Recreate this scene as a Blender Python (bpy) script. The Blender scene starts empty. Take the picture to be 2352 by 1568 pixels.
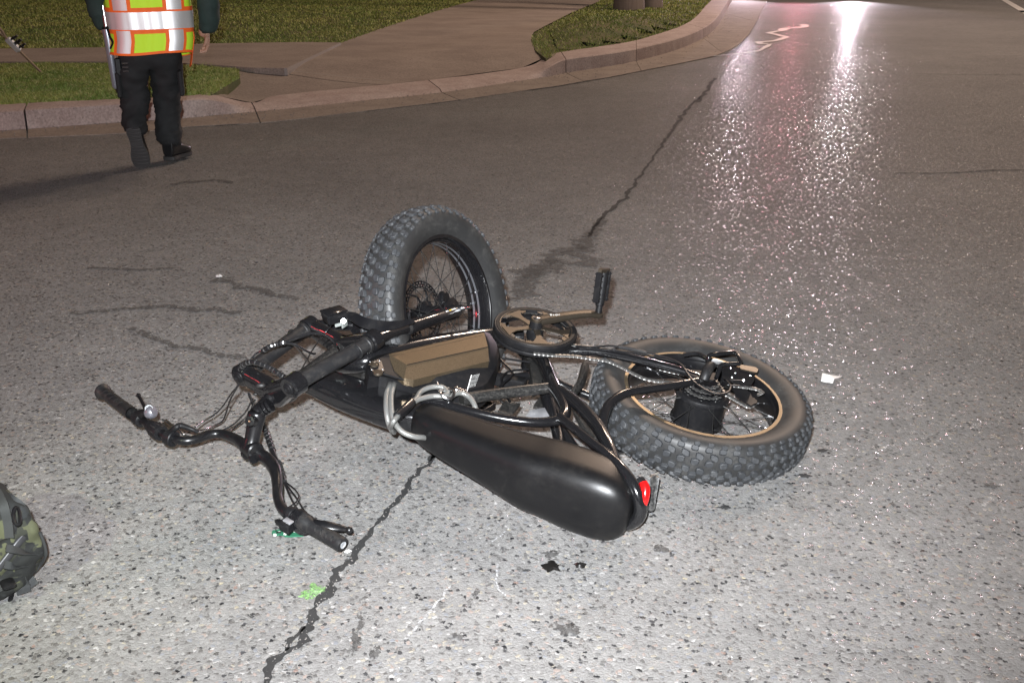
import bpy, math, random
import numpy as np
from mathutils import Vector, Matrix, noise
random.seed(7); rng = np.random.default_rng(7)
R = math.radians
scene = bpy.context.scene
col = scene.collection

# ------------------------------------------------------------------ camera
CAM_H = 1.255; TH = math.atan(904/2400.); FPX = 2400.; W0, H0 = 2352., 1568.
cam_d = bpy.data.cameras.new('camera'); cam = bpy.data.objects.new('camera', cam_d); col.objects.link(cam)
cam.location = (0, 0, CAM_H); cam.rotation_euler = (math.pi/2 - TH, 0, 0)
cam_d.sensor_width = 36; cam_d.lens = 36*FPX/W0; cam_d.clip_end = 600; cam_d.clip_start = .05
scene.camera = cam
# ------------------------------------------------------------------ world, lights, exposure
world = bpy.data.worlds.new('World'); scene.world = world; world.use_nodes = True
wn = world.node_tree.nodes; wl = world.node_tree.links; wn.clear()
sky = wn.new('ShaderNodeTexSky'); sky.sky_type = 'NISHITA'; sky.sun_disc = False
sky.sun_elevation = R(24); sky.sun_rotation = R(35); sky.dust_density = 4
tint = wn.new('ShaderNodeMix'); tint.data_type = 'RGBA'; tint.blend_type = 'MULTIPLY'; tint.inputs[0].default_value = 1
hs = wn.new('ShaderNodeHueSaturation'); hs.inputs['Saturation'].default_value = .25
wl.new(sky.outputs[0], hs.inputs['Color']); wl.new(hs.outputs[0], tint.inputs[6])
tint.inputs[7].default_value = (1, .80, .72, 1)
bg = wn.new('ShaderNodeBackground'); bg.inputs[1].default_value = .016
out = wn.new('ShaderNodeOutputWorld'); wl.new(tint.outputs[2], bg.inputs[0]); wl.new(bg.outputs[0], out.inputs[0])

def lamp(name, kind, loc, energy, color, size=.1, aim=None, spot=None, blend=.5):
    d = bpy.data.lights.new(name, kind); d.energy = energy; d.color = color
    if kind == 'SUN': d.angle = size
    else: d.shadow_soft_size = size
    o = bpy.data.objects.new(name, d); col.objects.link(o); o.location = loc
    if aim is not None: o.rotation_euler = (Vector(aim)-Vector(loc)).to_track_quat('-Z', 'Y').to_euler()
    if spot: d.spot_size = R(spot); d.spot_blend = blend
    return o
# street light beyond the kerb on the right: its warm shine is on every upward face
lamp('street_and_added_light', 'POINT', (8.0, 18, 12.0), 3500, (1, .76, .60), .8)
lamp('street_and_added_light', 'POINT', (3.8, 17, 13.0), 1950, (1, .74, .55), .8)  # added unseen lamp, put in for a golden shine on the seat flank
lamp('camera_flash', 'SPOT', (-.05, .0, CAM_H+.10), 1170, (.93, .96, 1), .022, aim=(0, 6.5, 0), spot=96, blend=1)
lamp('headlight_beam', 'SPOT', (9.0, 29.0, .8), 900, (1, .86, .97), .09, aim=(.5, 2, .3), spot=50, blend=.6)
lamp('headlight_beam', 'SPOT', (6.2, 29.5, .8), 680, (1, .84, .96), .09, aim=(.5, 2, .3), spot=50, blend=.6)
lamp('police_light', 'SPOT', (7.6, 29.3, 1.5), 330, (1, .34, .42), .12, aim=(.5, 2, .3), spot=60, blend=.6)
lamp('police_light', 'POINT', (-7.5, .6, 1.8), 190, (1, .08, .10), .35)
lamp('torch_beam', 'SPOT', (-1.5, .6, 1.3), 75, (.90, 1, .74), .03, aim=(-1.15, 1.72, 0), spot=46, blend=1)
scene.view_settings.view_transform = 'Standard'; scene.view_settings.look = 'None'
scene.view_settings.exposure = 0; scene.view_settings.gamma = 1
scene.view_settings.use_curve_mapping = False

# ------------------------------------------------------------------ measuring helpers: sight line of the photograph -> point of the place
Fv = Vector((0, math.cos(TH), -math.sin(TH))); Uv = Vector((0, math.sin(TH), math.cos(TH))); Rv = Vector((1, 0, 0)); C0 = Vector((0, 0, CAM_H))
def ray(x, y): return Fv + Rv*((x-1176)/FPX) - Uv*((y-784)/FPX)
def G(x, y, z=0.):
    r = ray(x, y); return C0 + r*((z-CAM_H)/r.z)
def D(x, y, d):           # at distance Y = d
    r = ray(x, y); return C0 + r*(d/r.y)
# pose of the bike: axle line of the rear wheel = N (drive side up), of the front wheel = NF
C_ = Vector((0, 0, CAM_H)); N = Vector((.132, -.144, .981)).normalized(); OR = Vector((.515, 2.591, .131)) - .04*N; OR = C_ + (OR-C_)*.988
NF = Vector((.842, -.478, .25)).normalized(); OF = Vector((-.174, 2.785, .303)) - .04*NF; OF = C_ + (OF-C_)*1.002
def on_plane(x, y, P, n): r = ray(x, y); return C0 + r*((P-C0).dot(n)/r.dot(n))
def at(x, y, w=0.): return on_plane(x, y, OR + w*N, N)
BB = at(1232, 742, .10) - .10*N
XB = (BB-OR).normalized(); ZB = XB.cross(-N)
def L(x, z, w): return OR + x*XB + z*ZB + w*N
def loc(p): d = p-OR; return d.dot(XB), d.dot(ZB), d.dot(N)
def mirror(pts, c=0): return [p - 2*((p-OR).dot(N)-c)*N for p in pts]
def off_ground(pts, r=.012):
    return [Vector((p.x, p.y, max(p.z, r))) for p in pts]

# ------------------------------------------------------------------ mesh builder
def catmull(P, sub=6, closed=False):
    P = [np.array(p, float) for p in P]; n = len(P)
    if n < 3 and not closed: sub = max(1, sub//3)
    o = []
    for i in range(n if closed else n-1):
        p0 = P[(i-1) % n] if closed or i > 0 else 2*P[0]-P[1]
        p1, p2 = P[i], P[(i+1) % n]
        p3 = P[(i+2) % n] if closed or i+2 < n else 2*P[-1]-P[-2]
        for k in range(sub):
            t = k/sub
            o.append(.5*((2*p1)+(-p0+p2)*t+(2*p0-5*p1+4*p2-p3)*t*t+(-p0+3*p1-3*p2+p3)*t**3))
    if not closed: o.append(P[-1])
    return [[float(x) for x in p] for p in o]
def frame(z, xh=None):
    z = Vector(z).normalized()
    x = Vector(xh) if xh is not None else (Vector((0, 0, 1)) if abs(z.z) < .9 else Vector((1, 0, 0)))
    x = (x - z*x.dot(z)).normalized(); y = z.cross(x)
    return x, y, z
class MB:
    def __init__(s): s.v = []; s.f = []
    def ring_loft(s, rings, cap=True, closed=False):
        n = len(rings[0]); b = len(s.v)
        for r in rings: s.v += [tuple(p) for p in r]
        m = len(rings)
        for i in range(m if closed else m-1):
            j = (i+1) % m
            for k in range(n):
                l = (k+1) % n
                s.f.append((b+i*n+k, b+i*n+l, b+j*n+l, b+j*n+k))
        if cap and not closed:
            s.f.append(tuple(b+k for k in range(n))[::-1]); s.f.append(tuple(b+(m-1)*n+k for k in range(n)))
        return s
    def tube(s, pts, r, n=8, sub=6, flat=1., up=None, closed=False):
        pts = [Vector(p) for p in pts]
        rr = r if isinstance(r, (list, tuple)) else [r]*len(pts)
        q = catmull([list(p)+[a] for p, a in zip(pts, rr)], sub, closed) if sub > 1 else [list(p)+[a] for p, a in zip(pts, rr)]
        P = [Vector(a[:3]) for a in q]; rad = [a[3] for a in q]
        rings = []; x = None
        m = len(P)
        for i, p in enumerate(P):
            t = (P[(i+1) % m]-P[i-1]) if closed else (P[min(i+1, m-1)]-P[max(i-1, 0)])
            if t.length < 1e-9: t = Vector((0, 0, 1))
            t.normalize()
            if up is not None: x = Vector(up) - t*Vector(up).dot(t)
            elif x is None: x = frame(t)[0]
            else: x = x - t*x.dot(t)
            x.normalize(); y = t.cross(x)
            rings.append([p + rad[i]*(math.cos(a)*x*flat + math.sin(a)*y) for a in [2*math.pi*(k+.5)/n for k in range(n)]])
        return s.ring_loft(rings, closed=closed)
    def box(s, c, ax, ay, az, sx, sy, sz, bev=.0, top=1.):
        c = Vector(c); ax = Vector(ax).normalized(); ay = Vector(ay).normalized(); az = Vector(az).normalized()
        if bev:
            rings = []
            for zz, k in ((-sz/2, bev), (-sz/2+bev, 0), (sz/2-bev, 0), (sz/2, bev)):
                t = 1 if zz < 0 else top
                hx, hy = (sx/2)*t-k, (sy/2)*t-k; bb = bev
                pts = []
                for sgx, sgy in ((1, 1), (-1, 1), (-1, -1), (1, -1)):
                    a = (sgx*hx, sgy*(hy-bb)); b2 = (sgx*(hx-bb), sgy*hy)
                    pts += [a, b2] if sgx*sgy > 0 else [b2, a]
                rings.append([c+ax*p[0]+ay*p[1]+az*zz for p in pts])
            return s.ring_loft(rings)
        rings = []
        for zz, t in ((-sz/2, 1), (sz/2, top)):
            rings.append([c+ax*(sx/2*t*a)+ay*(sy/2*t*b)+az*zz for a, b in ((1, 1), (-1, 1), (-1, -1), (1, -1))])
        return s.ring_loft(rings)
    def cyl(s, a, b, r, n=16, r2=None, bev=0):
        a = Vector(a); b = Vector(b); x, y, z = frame(b-a); r2 = r if r2 is None else r2; l = (b-a).length
        prof = [(r, 0), (r2, l)] if not bev else [(r-bev, 0), (r, bev), (r2, l-bev), (r2-bev, l)]
        return s.lathe(prof, a, z, n, cap=True)
    def lathe(s, prof, c, ax, n=48, cap=False, closed=False):
        x, y, z = frame(ax); c = Vector(c)
        rings = [[c+z*h+r*(math.cos(2*math.pi*k/n)*x+math.sin(2*math.pi*k/n)*y) for k in range(n)] for r, h in prof]
        return s.ring_loft(rings, cap=cap, closed=closed)
    def prism(s, pts, d):
        d = Vector(d); return s.ring_loft([[Vector(p) for p in pts], [Vector(p)+d for p in pts]])
    def ball(s, c, r, n=10, m=6, sc=(1, 1, 1), ax=None):
        X, Y, Z = ax if ax else (Vector((1, 0, 0)), Vector((0, 1, 0)), Vector((0, 0, 1)))
        rings = []
        for i in range(1, m):
            ph = math.pi*i/m
            rings.append([Vector(c)+r*(X*sc[0]*math.sin(ph)*math.cos(2*math.pi*k/n)+Y*sc[1]*math.sin(ph)*math.sin(2*math.pi*k/n)-Z*sc[2]*math.cos(ph)) for k in range(n)])
        return s.ring_loft(rings)
WLOC = {}
def finish(me, smooth=True, ang=38):
    if smooth:
        me.polygons.foreach_set('use_smooth', [True]*len(me.polygons))
        me.set_sharp_from_angle(angle=R(ang))
    me.validate(); me.update()
def obj(name, mb, m, parent=None, smooth=True, ang=38, recalc=True):
    v, f = (mb.v, mb.f) if isinstance(mb, MB) else mb
    V = np.array([tuple(p) for p in v], float); c = (V.min(0)+V.max(0))/2
    me = bpy.data.meshes.new(name); me.from_pydata((V-c).tolist(), [], f)
    if recalc:
        import bmesh
        bm = bmesh.new(); bm.from_mesh(me); bmesh.ops.recalc_face_normals(bm, faces=bm.faces); bm.to_mesh(me); bm.free()
    finish(me, smooth, ang)
    o = bpy.data.objects.new(name, me); col.objects.link(o)
    if m: me.materials.append(m)
    put(o, Vector(c), parent)
    return o
def put(o, w, parent=None):
    WLOC[o.name] = Vector(w)
    if parent: o.parent = parent; o.location = Vector(w) - WLOC[parent.name]
    else: o.location = w
def place(mesh, name, M, parent, m=None):       # shared-mesh instance with its own matrix
    o = bpy.data.objects.new(name, mesh); col.objects.link(o)
    t, q, s_ = M.decompose(); o.rotation_mode = 'QUATERNION'; o.rotation_quaternion = q; o.scale = s_
    put(o, t, parent); return o
def empty(name, w, parent=None):
    o = bpy.data.objects.new(name, None); o.empty_display_size = .1; col.objects.link(o); put(o, w, parent); return o
def tag(o, label, cat, group=None):
    o['label'] = label; o['category'] = cat
    if group: o['group'] = group
    return o
def struct(o): o['kind'] = 'structure'; return o

# ------------------------------------------------------------------ materials
class NT:
    def __init__(s, name):
        s.m = bpy.data.materials.new(name); s.m.use_nodes = True; s.t = s.m.node_tree; s.n = s.t.nodes; s.l = s.t.links
        s.b = s.n['Principled BSDF']; s.co = s.n.new('ShaderNodeTexCoord').outputs['Object']
        s.geo = s.n.new('ShaderNodeNewGeometry')
    def link(s, a, b): s.l.new(a, b)
    def noise(s, sc, det=3, rough=.6, co=None, out=0):
        n = s.n.new('ShaderNodeTexNoise'); n.inputs['Scale'].default_value = sc; n.inputs['Detail'].default_value = det
        n.inputs['Roughness'].default_value = rough; s.link(co or s.co, n.inputs['Vector']); return n.outputs[out]
    def vor(s, sc, feat='F1', co=None, rnd=1):
        n = s.n.new('ShaderNodeTexVoronoi'); n.feature = feat; n.inputs['Scale'].default_value = sc; n.inputs['Randomness'].default_value = rnd
        s.link(co or s.co, n.inputs['Vector']); return n
    def ramp(s, fac, st, interp='LINEAR'):
        n = s.n.new('ShaderNodeValToRGB'); e = n.color_ramp.elements; n.color_ramp.interpolation = interp
        while len(e) > 1: e.remove(e[-1])
        for i, (p, c) in enumerate(st):
            c = (c, c, c, 1) if isinstance(c, (int, float)) else tuple(c)+(1,)
            if i == 0: e[0].position = p; e[0].color = c
            else: x = e.new(p); x.color = c
        s.link(fac, n.inputs[0]); return n.outputs[0]
    def mix(s, fac, a, b, mode='MIX'):
        n = s.n.new('ShaderNodeMix'); n.data_type = 'RGBA'; n.blend_type = mode
        for i, q in ((0, fac), (6, a), (7, b)):
            if isinstance(q, (int, float)): n.inputs[i].default_value = q if i == 0 else (q, q, q, 1)
            elif isinstance(q, tuple): n.inputs[i].default_value = q+(1,) if len(q) == 3 else q
            else: s.link(q, n.inputs[i])
        return n.outputs[2]
    def math(s, op, a, b=0.):
        n = s.n.new('ShaderNodeMath'); n.operation = op
        for i, q in ((0, a), (1, b)):
            if isinstance(q, (int, float)): n.inputs[i].default_value = q
            else: s.link(q, n.inputs[i])
        return n.outputs[0]
    def sep(s, c):
        n = s.n.new('ShaderNodeSeparateColor'); s.link(c, n.inputs[0]); return n.outputs
    def set(s, **k):
        for a, q in k.items():
            a = a.replace('_', ' ')
            if isinstance(q, (int, float)): s.b.inputs[a].default_value = q
            elif isinstance(q, tuple): s.b.inputs[a].default_value = q+(1,) if len(q) == 3 else q
            else: s.link(q, s.b.inputs[a])
    def bump(s, h, strength=.3, dist=.002):
        n = s.n.new('ShaderNodeBump'); n.inputs['Strength'].default_value = strength; n.inputs['Distance'].default_value = dist
        s.link(h, n.inputs['Height']); s.link(n.outputs[0], s.b.inputs['Normal']); return n
def simple(name, c, rough=.5, metal=0, dust=0, dustc=(.30, .27, .23), dsc=30, bump=0, bsc=300, coat=0, spec=.5, vary=0, wear=0):
    t = NT(name); base = c
    if vary: base = t.mix(t.noise(25, 4), tuple(x*(1-vary) for x in c), tuple(min(1, x*(1+vary)) for x in c))
    if dust:
        a = t.noise(dsc, 5, .7); b = t.noise(dsc*9, 3, .7)
        f = t.math('MULTIPLY', t.ramp(a, [(.46, 0), (.72, 1)]), t.ramp(b, [(.40, .15), (.62, 1)]))
        f = t.math('MULTIPLY', f, dust); base = t.mix(f, base, dustc)
        t.set(Roughness=t.mix(f, rough, .9))
    else: t.set(Roughness=rough)
    t.set(Base_Color=base, Metallic=metal, Coat_Weight=coat); t.b.inputs['Specular IOR Level'].default_value = spec
    t.b.inputs['Coat Roughness'].default_value = .08
    if bump: t.bump(t.noise(bsc, 3), bump, .001)
    return t.m
M = {}
M['gloss'] = simple('gloss_black_paint', (.006, .006, .007), .15, dust=.22, dustc=(.10, .10, .095), coat=.6, dsc=420)
M['gloss_dusty'] = simple('dusty_black_paint', (.012, .012, .012), .28, dust=.75, dsc=190, dustc=(.16, .15, .135), coat=.25)
M['satin'] = simple('satin_black_metal', (.006, .006, .007), .30, spec=.45, dust=.05, bump=.03, bsc=900)
M['satin_sheen'] = simple('black_alloy_warm_sheen', (.085, .070, .053), .38, metal=.75, dust=.10, bump=.05, bsc=1200)  # black alloy; the warm street-light sheen is put into its base colour
M['plastic'] = simple('black_plastic', (.009, .009, .010), .46, spec=.2, dust=.05, dsc=70, bump=.05, bsc=700)
M['rubber'] = simple('black_rubber', (.011, .011, .012), .48, spec=.4, dust=.15, dsc=40, bump=.06, bsc=500)
M['rubber_dust'] = simple('dusty_sidewall_rubber', (.024, .024, .024), .50, dust=.35, dustc=(.14, .135, .125), dsc=14, bump=.06, bsc=400)
M['tread'] = simple('scuffed_tread_rubber', (.030, .032, .035), .62, dust=.5, dustc=(.15, .15, .15), dsc=26, bump=.25, bsc=260)
M['seat'] = simple('black_vinyl', (.0045, .0045, .005), .37, spec=.40, dust=.03, dsc=10, bump=.12, bsc=1100, vary=.2)
M['steel'] = simple('bright_steel', (.62, .62, .63), .25, 1)
M['chain'] = simple('oily_chain_steel', (.30, .295, .285), .36, .85, dust=.12, dustc=(.03, .02, .015), dsc=200)
M['spoke'] = simple('black_spoke', (.05, .05, .05), .25, .6)
M['spoke_bright'] = simple('bright_spoke', (.75, .75, .77), .22, 1)
M['sleeve_grey'] = simple('grey_fork_sleeve', (.014, .014, .015), .36, dust=.12, dsc=50, bump=.1, bsc=600)
M['red_lens'] = simple('red_reflector_lens', (.55, .006, .006), .18, coat=.6)
M['white'] = simple('white_print', (.75, .75, .72), .5)
M['yellow'] = simple('yellow_print', (.65, .45, .06), .5)
M['stripe'] = simple('grey_rim_stripe', (.12, .125, .135), .35, .3)
M['cable_grey'] = simple('grey_braided_sleeve', (.20, .20, .19), .30, .35, bump=.9, bsc=420)
M['hose'] = simple('black_cable_hose', (.012, .012, .013), .24, coat=.3)
M['cover_sheen'] = None
M['sheen_lip'] = simple('dusty_sheen_rim_lip', (.24, .19, .125), .34, metal=.8, dust=.2, bump=.05, bsc=900)  # satin black lip under its dust; gold reflection painted into the colour
t = NT('sheen_flecked_battery_cover')  # cover is black; its golden reflected light is painted in as flecked bronze
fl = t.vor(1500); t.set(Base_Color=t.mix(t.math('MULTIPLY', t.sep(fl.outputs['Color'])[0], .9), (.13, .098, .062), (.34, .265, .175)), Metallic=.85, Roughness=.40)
M['cover_sheen'] = t.m
# asphalt -----------------------------------------------------------------
def asphalt():
    t = NT('exposed_aggregate_asphalt')
    mp = t.n.new('ShaderNodeMapping'); mp.inputs['Scale'].default_value = (1, 1, 1); t.link(t.co, mp.inputs['Vector']); co = mp.outputs[0]
    wob = t.n.new('ShaderNodeVectorMath'); wob.operation = 'MULTIPLY_ADD'
    t.link(t.noise(160, 2, co=co, out=1), wob.inputs[0]); wob.inputs[1].default_value = (.011,)*3; t.link(co, wob.inputs[2]); co2 = wob.outputs[0]
    v1 = t.vor(120, co=co2); e1 = t.vor(120, 'DISTANCE_TO_EDGE', co=co2)
    s1 = t.sep(v1.outputs['Color'])
    stones = t.ramp(s1[0], [(0, (.022, .022, .024)), (.035, (.05, .05, .053)), (.09, (.14, .135, .13)), (.25, (.22, .215, .21)), (.5, (.27, .265, .26)), (.72, (.33, .325, .315)),
                            (.80, (.34, .28, .25)), (.86, (.24, .25, .27)), (.92, (.38, .35, .29)), (.97, (.47, .46, .45))], 'CONSTANT')
    matrix = t.mix(t.noise(420, 3, .7, co=co), (.17, .167, .16), (.36, .355, .345))
    m1 = t.math('MULTIPLY', t.ramp(e1.outputs['Distance'], [(.03, 0), (.10, 1)]), t.ramp(s1[1], [(.30, .15), (.5, .9)]))
    c = t.mix(m1, matrix, stones)
    v2 = t.vor(56, co=co2); s2 = t.sep(v2.outputs['Color'])     # sparse bigger and black stones
    m2 = t.math('MULTIPLY', t.ramp(s2[1], [(.88, 0), (.881, 1)], 'CONSTANT'), t.ramp(v2.outputs['Distance'], [(.23, 1), (.29, 0)]))
    big = t.ramp(s2[0], [(0, (.026, .026, .028)), (.58, (.09, .09, .095)), (.66, (.16, .16, .155)), (.80, (.30, .22, .19)), (.88, (.40, .36, .27)), (.94, (.43, .42, .41))], 'CONSTANT')
    c = t.mix(m2, c, big)
    patch = t.noise(.55, 4, .6); fine = t.noise(7, 4, .65)
    c = t.mix(1, c, t.ramp(patch, [(.30, .80), (.7, 1.12)]), 'MULTIPLY')
    c = t.mix(1, c, t.ramp(fine, [(.25, .86), (.75, 1.10)]), 'MULTIPLY')
    # road colour darkens towards the kerb and up the street
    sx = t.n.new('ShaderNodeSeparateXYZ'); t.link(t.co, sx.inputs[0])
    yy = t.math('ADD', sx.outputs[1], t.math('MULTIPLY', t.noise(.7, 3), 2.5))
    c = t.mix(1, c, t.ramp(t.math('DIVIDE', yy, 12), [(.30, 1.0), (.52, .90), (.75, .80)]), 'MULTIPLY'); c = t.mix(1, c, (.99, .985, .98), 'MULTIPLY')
    v3 = t.vor(70, co=co2); s3 = t.sep(v3.outputs['Color']); spk = t.math('MULTIPLY', t.ramp(s3[2], [(0, 1), (.30, 0)], 'CONSTANT'), t.ramp(v3.outputs['Distance'], [(.38, 1), (.44, 0)]))
    t.set(Base_Color=c, Roughness=t.mix(spk, t.ramp(s1[2], [(0, .55), (1, .85)]), .20)); t.link(t.math('ADD', .16, t.math('MULTIPLY', spk, .84)), t.b.inputs['Specular IOR Level'])
    # every stone is set at a slightly different tilt
    vm = t.n.new('ShaderNodeVectorMath'); vm.operation = 'SUBTRACT'; t.link(t.mix(spk, v1.outputs['Color'], v3.outputs['Color']), vm.inputs[0]); vm.inputs[1].default_value = (.5, .5, .5)
    sc = t.n.new('ShaderNodeVectorMath'); sc.operation = 'MULTIPLY'; t.link(vm.outputs[0], sc.inputs[0]); am = t.math('ADD', .12, t.math('MULTIPLY', spk, .46))
    cx = t.n.new('ShaderNodeCombineXYZ'); t.link(am, cx.inputs[0]); t.link(am, cx.inputs[1]); t.link(cx.outputs[0], sc.inputs[1])
    ad = t.n.new('ShaderNodeVectorMath'); ad.operation = 'ADD'; t.link(sc.outputs[0], ad.inputs[0]); t.link(t.geo.outputs['Normal'], ad.inputs[1])
    nz = t.n.new('ShaderNodeVectorMath'); nz.operation = 'NORMALIZE'; t.link(ad.outputs[0], nz.inputs[0])
    bp = t.n.new('ShaderNodeBump'); bp.inputs['Strength'].default_value = .55; bp.inputs['Distance'].default_value = .0022
    h = t.math('ADD', t.math('MULTIPLY', t.ramp(e1.outputs['Distance'], [(0, 0), (.25, 1)]), .8), t.math('MULTIPLY', t.noise(520, 2, co=co), .7))
    h = t.math('SUBTRACT', h, t.math('MULTIPLY', m2, .5))
    t.link(h, bp.inputs['Height']); t.link(nz.outputs[0], bp.inputs['Normal']); t.link(bp.outputs[0], t.b.inputs['Normal'])
    return t.m
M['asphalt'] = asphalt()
def ragged(key, scale, lo_, hi_):      # worn through in places: the road shows between
    m = M[key]; nt = m.node_tree; n = nt.nodes; tr = n.new('ShaderNodeBsdfTransparent'); mx = n.new('ShaderNodeMixShader'); co = n.new('ShaderNodeTexCoord')
    ns = n.new('ShaderNodeTexNoise'); ns.inputs['Scale'].default_value = scale; ns.inputs['Detail'].default_value = 5; ns.inputs['Roughness'].default_value = .75; nt.links.new(co.outputs['Object'], ns.inputs['Vector'])
    rp = n.new('ShaderNodeValToRGB'); rp.color_ramp.elements[0].position = lo_; rp.color_ramp.elements[1].position = hi_; nt.links.new(ns.outputs[0], rp.inputs[0])
    nt.links.new(rp.outputs[0], mx.inputs[0]); nt.links.new(tr.outputs[0], mx.inputs[1]); nt.links.new(n['Principled BSDF'].outputs[0], mx.inputs[2]); nt.links.new(mx.outputs[0], n['Material Output'].inputs[0])
def concrete(name, a, b, sc=3):
    t = NT(name)
    c = t.mix(t.ramp(t.noise(sc, 5, .65), [(.3, 0), (.7, 1)]), a, b)
    c = t.mix(1, c, t.ramp(t.noise(60, 4, .7), [(.3, .60), (.7, 1.15)]), 'MULTIPLY')
    sp = t.ramp(t.noise(28, 3, .8), [(.60, 1), (.70, .5)]); c = t.mix(1, c, sp, 'MULTIPLY')
    t.set(Base_Color=c, Roughness=.85); t.bump(t.noise(150, 4), .4, .002); return t.m
M['concrete'] = concrete('worn_concrete', (.26, .21, .18), (.38, .315, .27), 1.4)
M['kerb'] = concrete('kerb_concrete', (.40, .30, .27), (.56, .46, .42), 4)
M['gutter'] = concrete('gutter_concrete', (.25, .205, .175), (.37, .31, .26), 3)
M['joint'] = simple('joint_filler', (.045, .042, .038), .9)
M['joint_light'] = simple('pale_joint_edge', (.30, .27, .25), .8)
t = NT('turf_soil'); t.set(Base_Color=t.mix(t.ramp(t.noise(2.2, 5), [(.35, 0), (.65, 1)]), (.07, .09, .030), (.17, .15, .08)), Roughness=.95); t.bump(t.noise(40, 4), .8, .02); M['soil'] = t.m
def grassm(name, a, b, c3):
    t = NT(name)
    f = t.ramp(t.noise(1.1, 4, .7), [(.35, 0), (.65, 1)]); g = t.noise(14, 3, .7)
    c = t.mix(f, a, b); c = t.mix(t.ramp(g, [(.5, 0), (.68, .8)]), c, c3)
    t.set(Base_Color=c, Roughness=.6); return t.m
M['grass'] = grassm('lawn_blades', (.17, .26, .05), (.36, .38, .10), (.46, .40, .20))
M['crack'] = simple('crack_shadow', (.028, .028, .028), .8, bump=.9, bsc=160, vary=.5)
M['tar'] = simple('tar_blob', (.012, .011, .010), .30, bump=.8, bsc=120)
M['stain'] = simple('oil_stain', (.088, .085, .082), .7, bump=.5, bsc=150)
M['paint'] = simple('white_road_paint', (.72, .70, .68), .5, dust=.3, dsc=40, bump=.3)
M['paint_worn'] = simple('chalky_scratch', (.58, .58, .58), .8, bump=.3)
M['green'] = simple('green_paint', (.22, .43, .14), .7, dust=1.0, dustc=(.33, .36, .30), dsc=60, bump=.8, bsc=150)

ragged('stain', 45, .42, .56); ragged('crack', 130, .30, .44); ragged('paint_worn', 160, .42, .60); ragged('green', 110, .42, .60)
# ------------------------------------------------------------------ the ground
def sheet(name, pts, m, z=None, parent=None, kind=None):
    vs = [Vector(p) for p in pts]
    if z is not None: vs = [Vector((p.x, p.y, z)) for p in vs]
    import bmesh
    bm = bmesh.new(); f = bm.faces.new([bm.verts.new(p) for p in vs]); bmesh.ops.triangulate(bm, faces=[f])
    bmesh.ops.recalc_face_normals(bm, faces=bm.faces)
    if sum(f.normal.z for f in bm.faces) < 0: bmesh.ops.reverse_faces(bm, faces=bm.faces)
    o = obj(name, ([v.co[:] for v in bm.verts], [[v.index for v in f.verts] for f in bm.faces] if not bm.verts.index_update() else []), m, parent, smooth=False, recalc=False)
    bm.free(); return o
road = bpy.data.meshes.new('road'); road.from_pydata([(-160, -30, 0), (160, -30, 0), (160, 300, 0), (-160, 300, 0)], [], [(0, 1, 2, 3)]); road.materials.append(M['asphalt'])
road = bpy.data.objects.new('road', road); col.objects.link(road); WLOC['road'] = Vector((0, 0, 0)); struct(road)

ST = [  # kerb stations: back edge px, height, face foot px, asphalt edge px
 (-700, 275, .15, -700, 352, -700, 384), (-200, 246, .15, -200, 309, -200, 335), (0, 240, .15, 0, 301, 0, 319), (62, 237, .15, 62, 297, 62, 316), (284, 227, .15, 287, 281, 287, 306), (425, 221, .15, 427, 272, 430, 292),
 (485, 217, .13, 500, 265, 505, 287), (578, 236, .04, 588, 257, 598, 282), (640, 219, .04, 665, 250, 690, 273), (805, 202, .04, 830, 232, 860, 253), (984, 184, .04, 1015, 213, 1055, 230),
 (1199, 156, .045, 1210, 184, 1235, 204), (1254, 131, .11, 1262, 176, 1290, 196), (1289, 120, .15, 1300, 168, 1340, 187), (1378, 107, .15, 1378, 156, 1398, 178), (1461, 93, .15, 1461, 141, 1473, 163),
 (1544, 68, .15, 1558, 114, 1585, 141), (1577, 54, .15, 1615, 88, 1660, 122), (1600, 38, .15, 1645, 64, 1709, 92), (1620, 15, .15, 1665, 32, 1738, 50), (1635, 0, .15, 1682, 2, 1763, 0), (1668, -40, .15, 1712, -38, 1795, -40), (1712, -75, .15, 1750, -74, 1815, -75)]
def stn(s_):
    bx, by, h, fx, fy, ax, ay = s_
    b = G(bx, by, h); f = G(fx, fy, .008); a = G(ax, ay, .004)
    return (list(b)+list(f)+list(a)+[h])
SQ = [np.array(stn(s_)) for s_ in ST]
last = SQ[-1].copy(); dirn = np.array([.26, .965, 0])*60
SQ.append(np.concatenate([last[:3]+dirn, last[3:6]+dirn, last[6:9]+dirn, last[9:]]))
def section(rows, which):
    mb = MB(); prev = None; rings = []
    for q in rows:
        b, f, a, h = Vector(q[0:3]), Vector(q[3:6]), Vector(q[6:9]), q[9]
        f.z = .008; a.z = .004
        d = (b-f); d.z = 0; dn = d.normalized()
        j = .004*noise.noise(Vector((b.x*3, b.y*3, 0)))
        if which == 'kerb':
            k = min(1, max(0, (h-.045)/.10))
            tf = f + dn*(.03+.03*(1-k)); tf.z = h-.012*k-.022*(1-k)+j
            te = f + dn*(.055+.05*(1-k)); te.z = h-.002+j-.008*(1-k)
            bb = Vector((b.x, b.y, h+j))
            rings.append([Vector((f.x, f.y, -.06)), Vector((f.x, f.y, .008+j)), tf, te, bb, Vector((b.x, b.y, -.06))])
        else:
            fo = f - dn*.001; mid = fo.lerp(a, .5); mid.z = .006
            rings.append([Vector((a.x, a.y, -.05)), Vector((a.x, a.y, .006)), mid, Vector((fo.x, fo.y, .010)), Vector((fo.x, fo.y, -.05))])
    mb.ring_loft(rings); return mb
kerb = struct(empty('kerb', (0, 0, 0))); gutter = struct(empty('gutter', (0, 0, 0)))
joints = [0, 3, 7, 10, 13, 15, 17, 19, 23]
def lerp_row(q, r, t): return q*(1-t)+r*t
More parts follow.
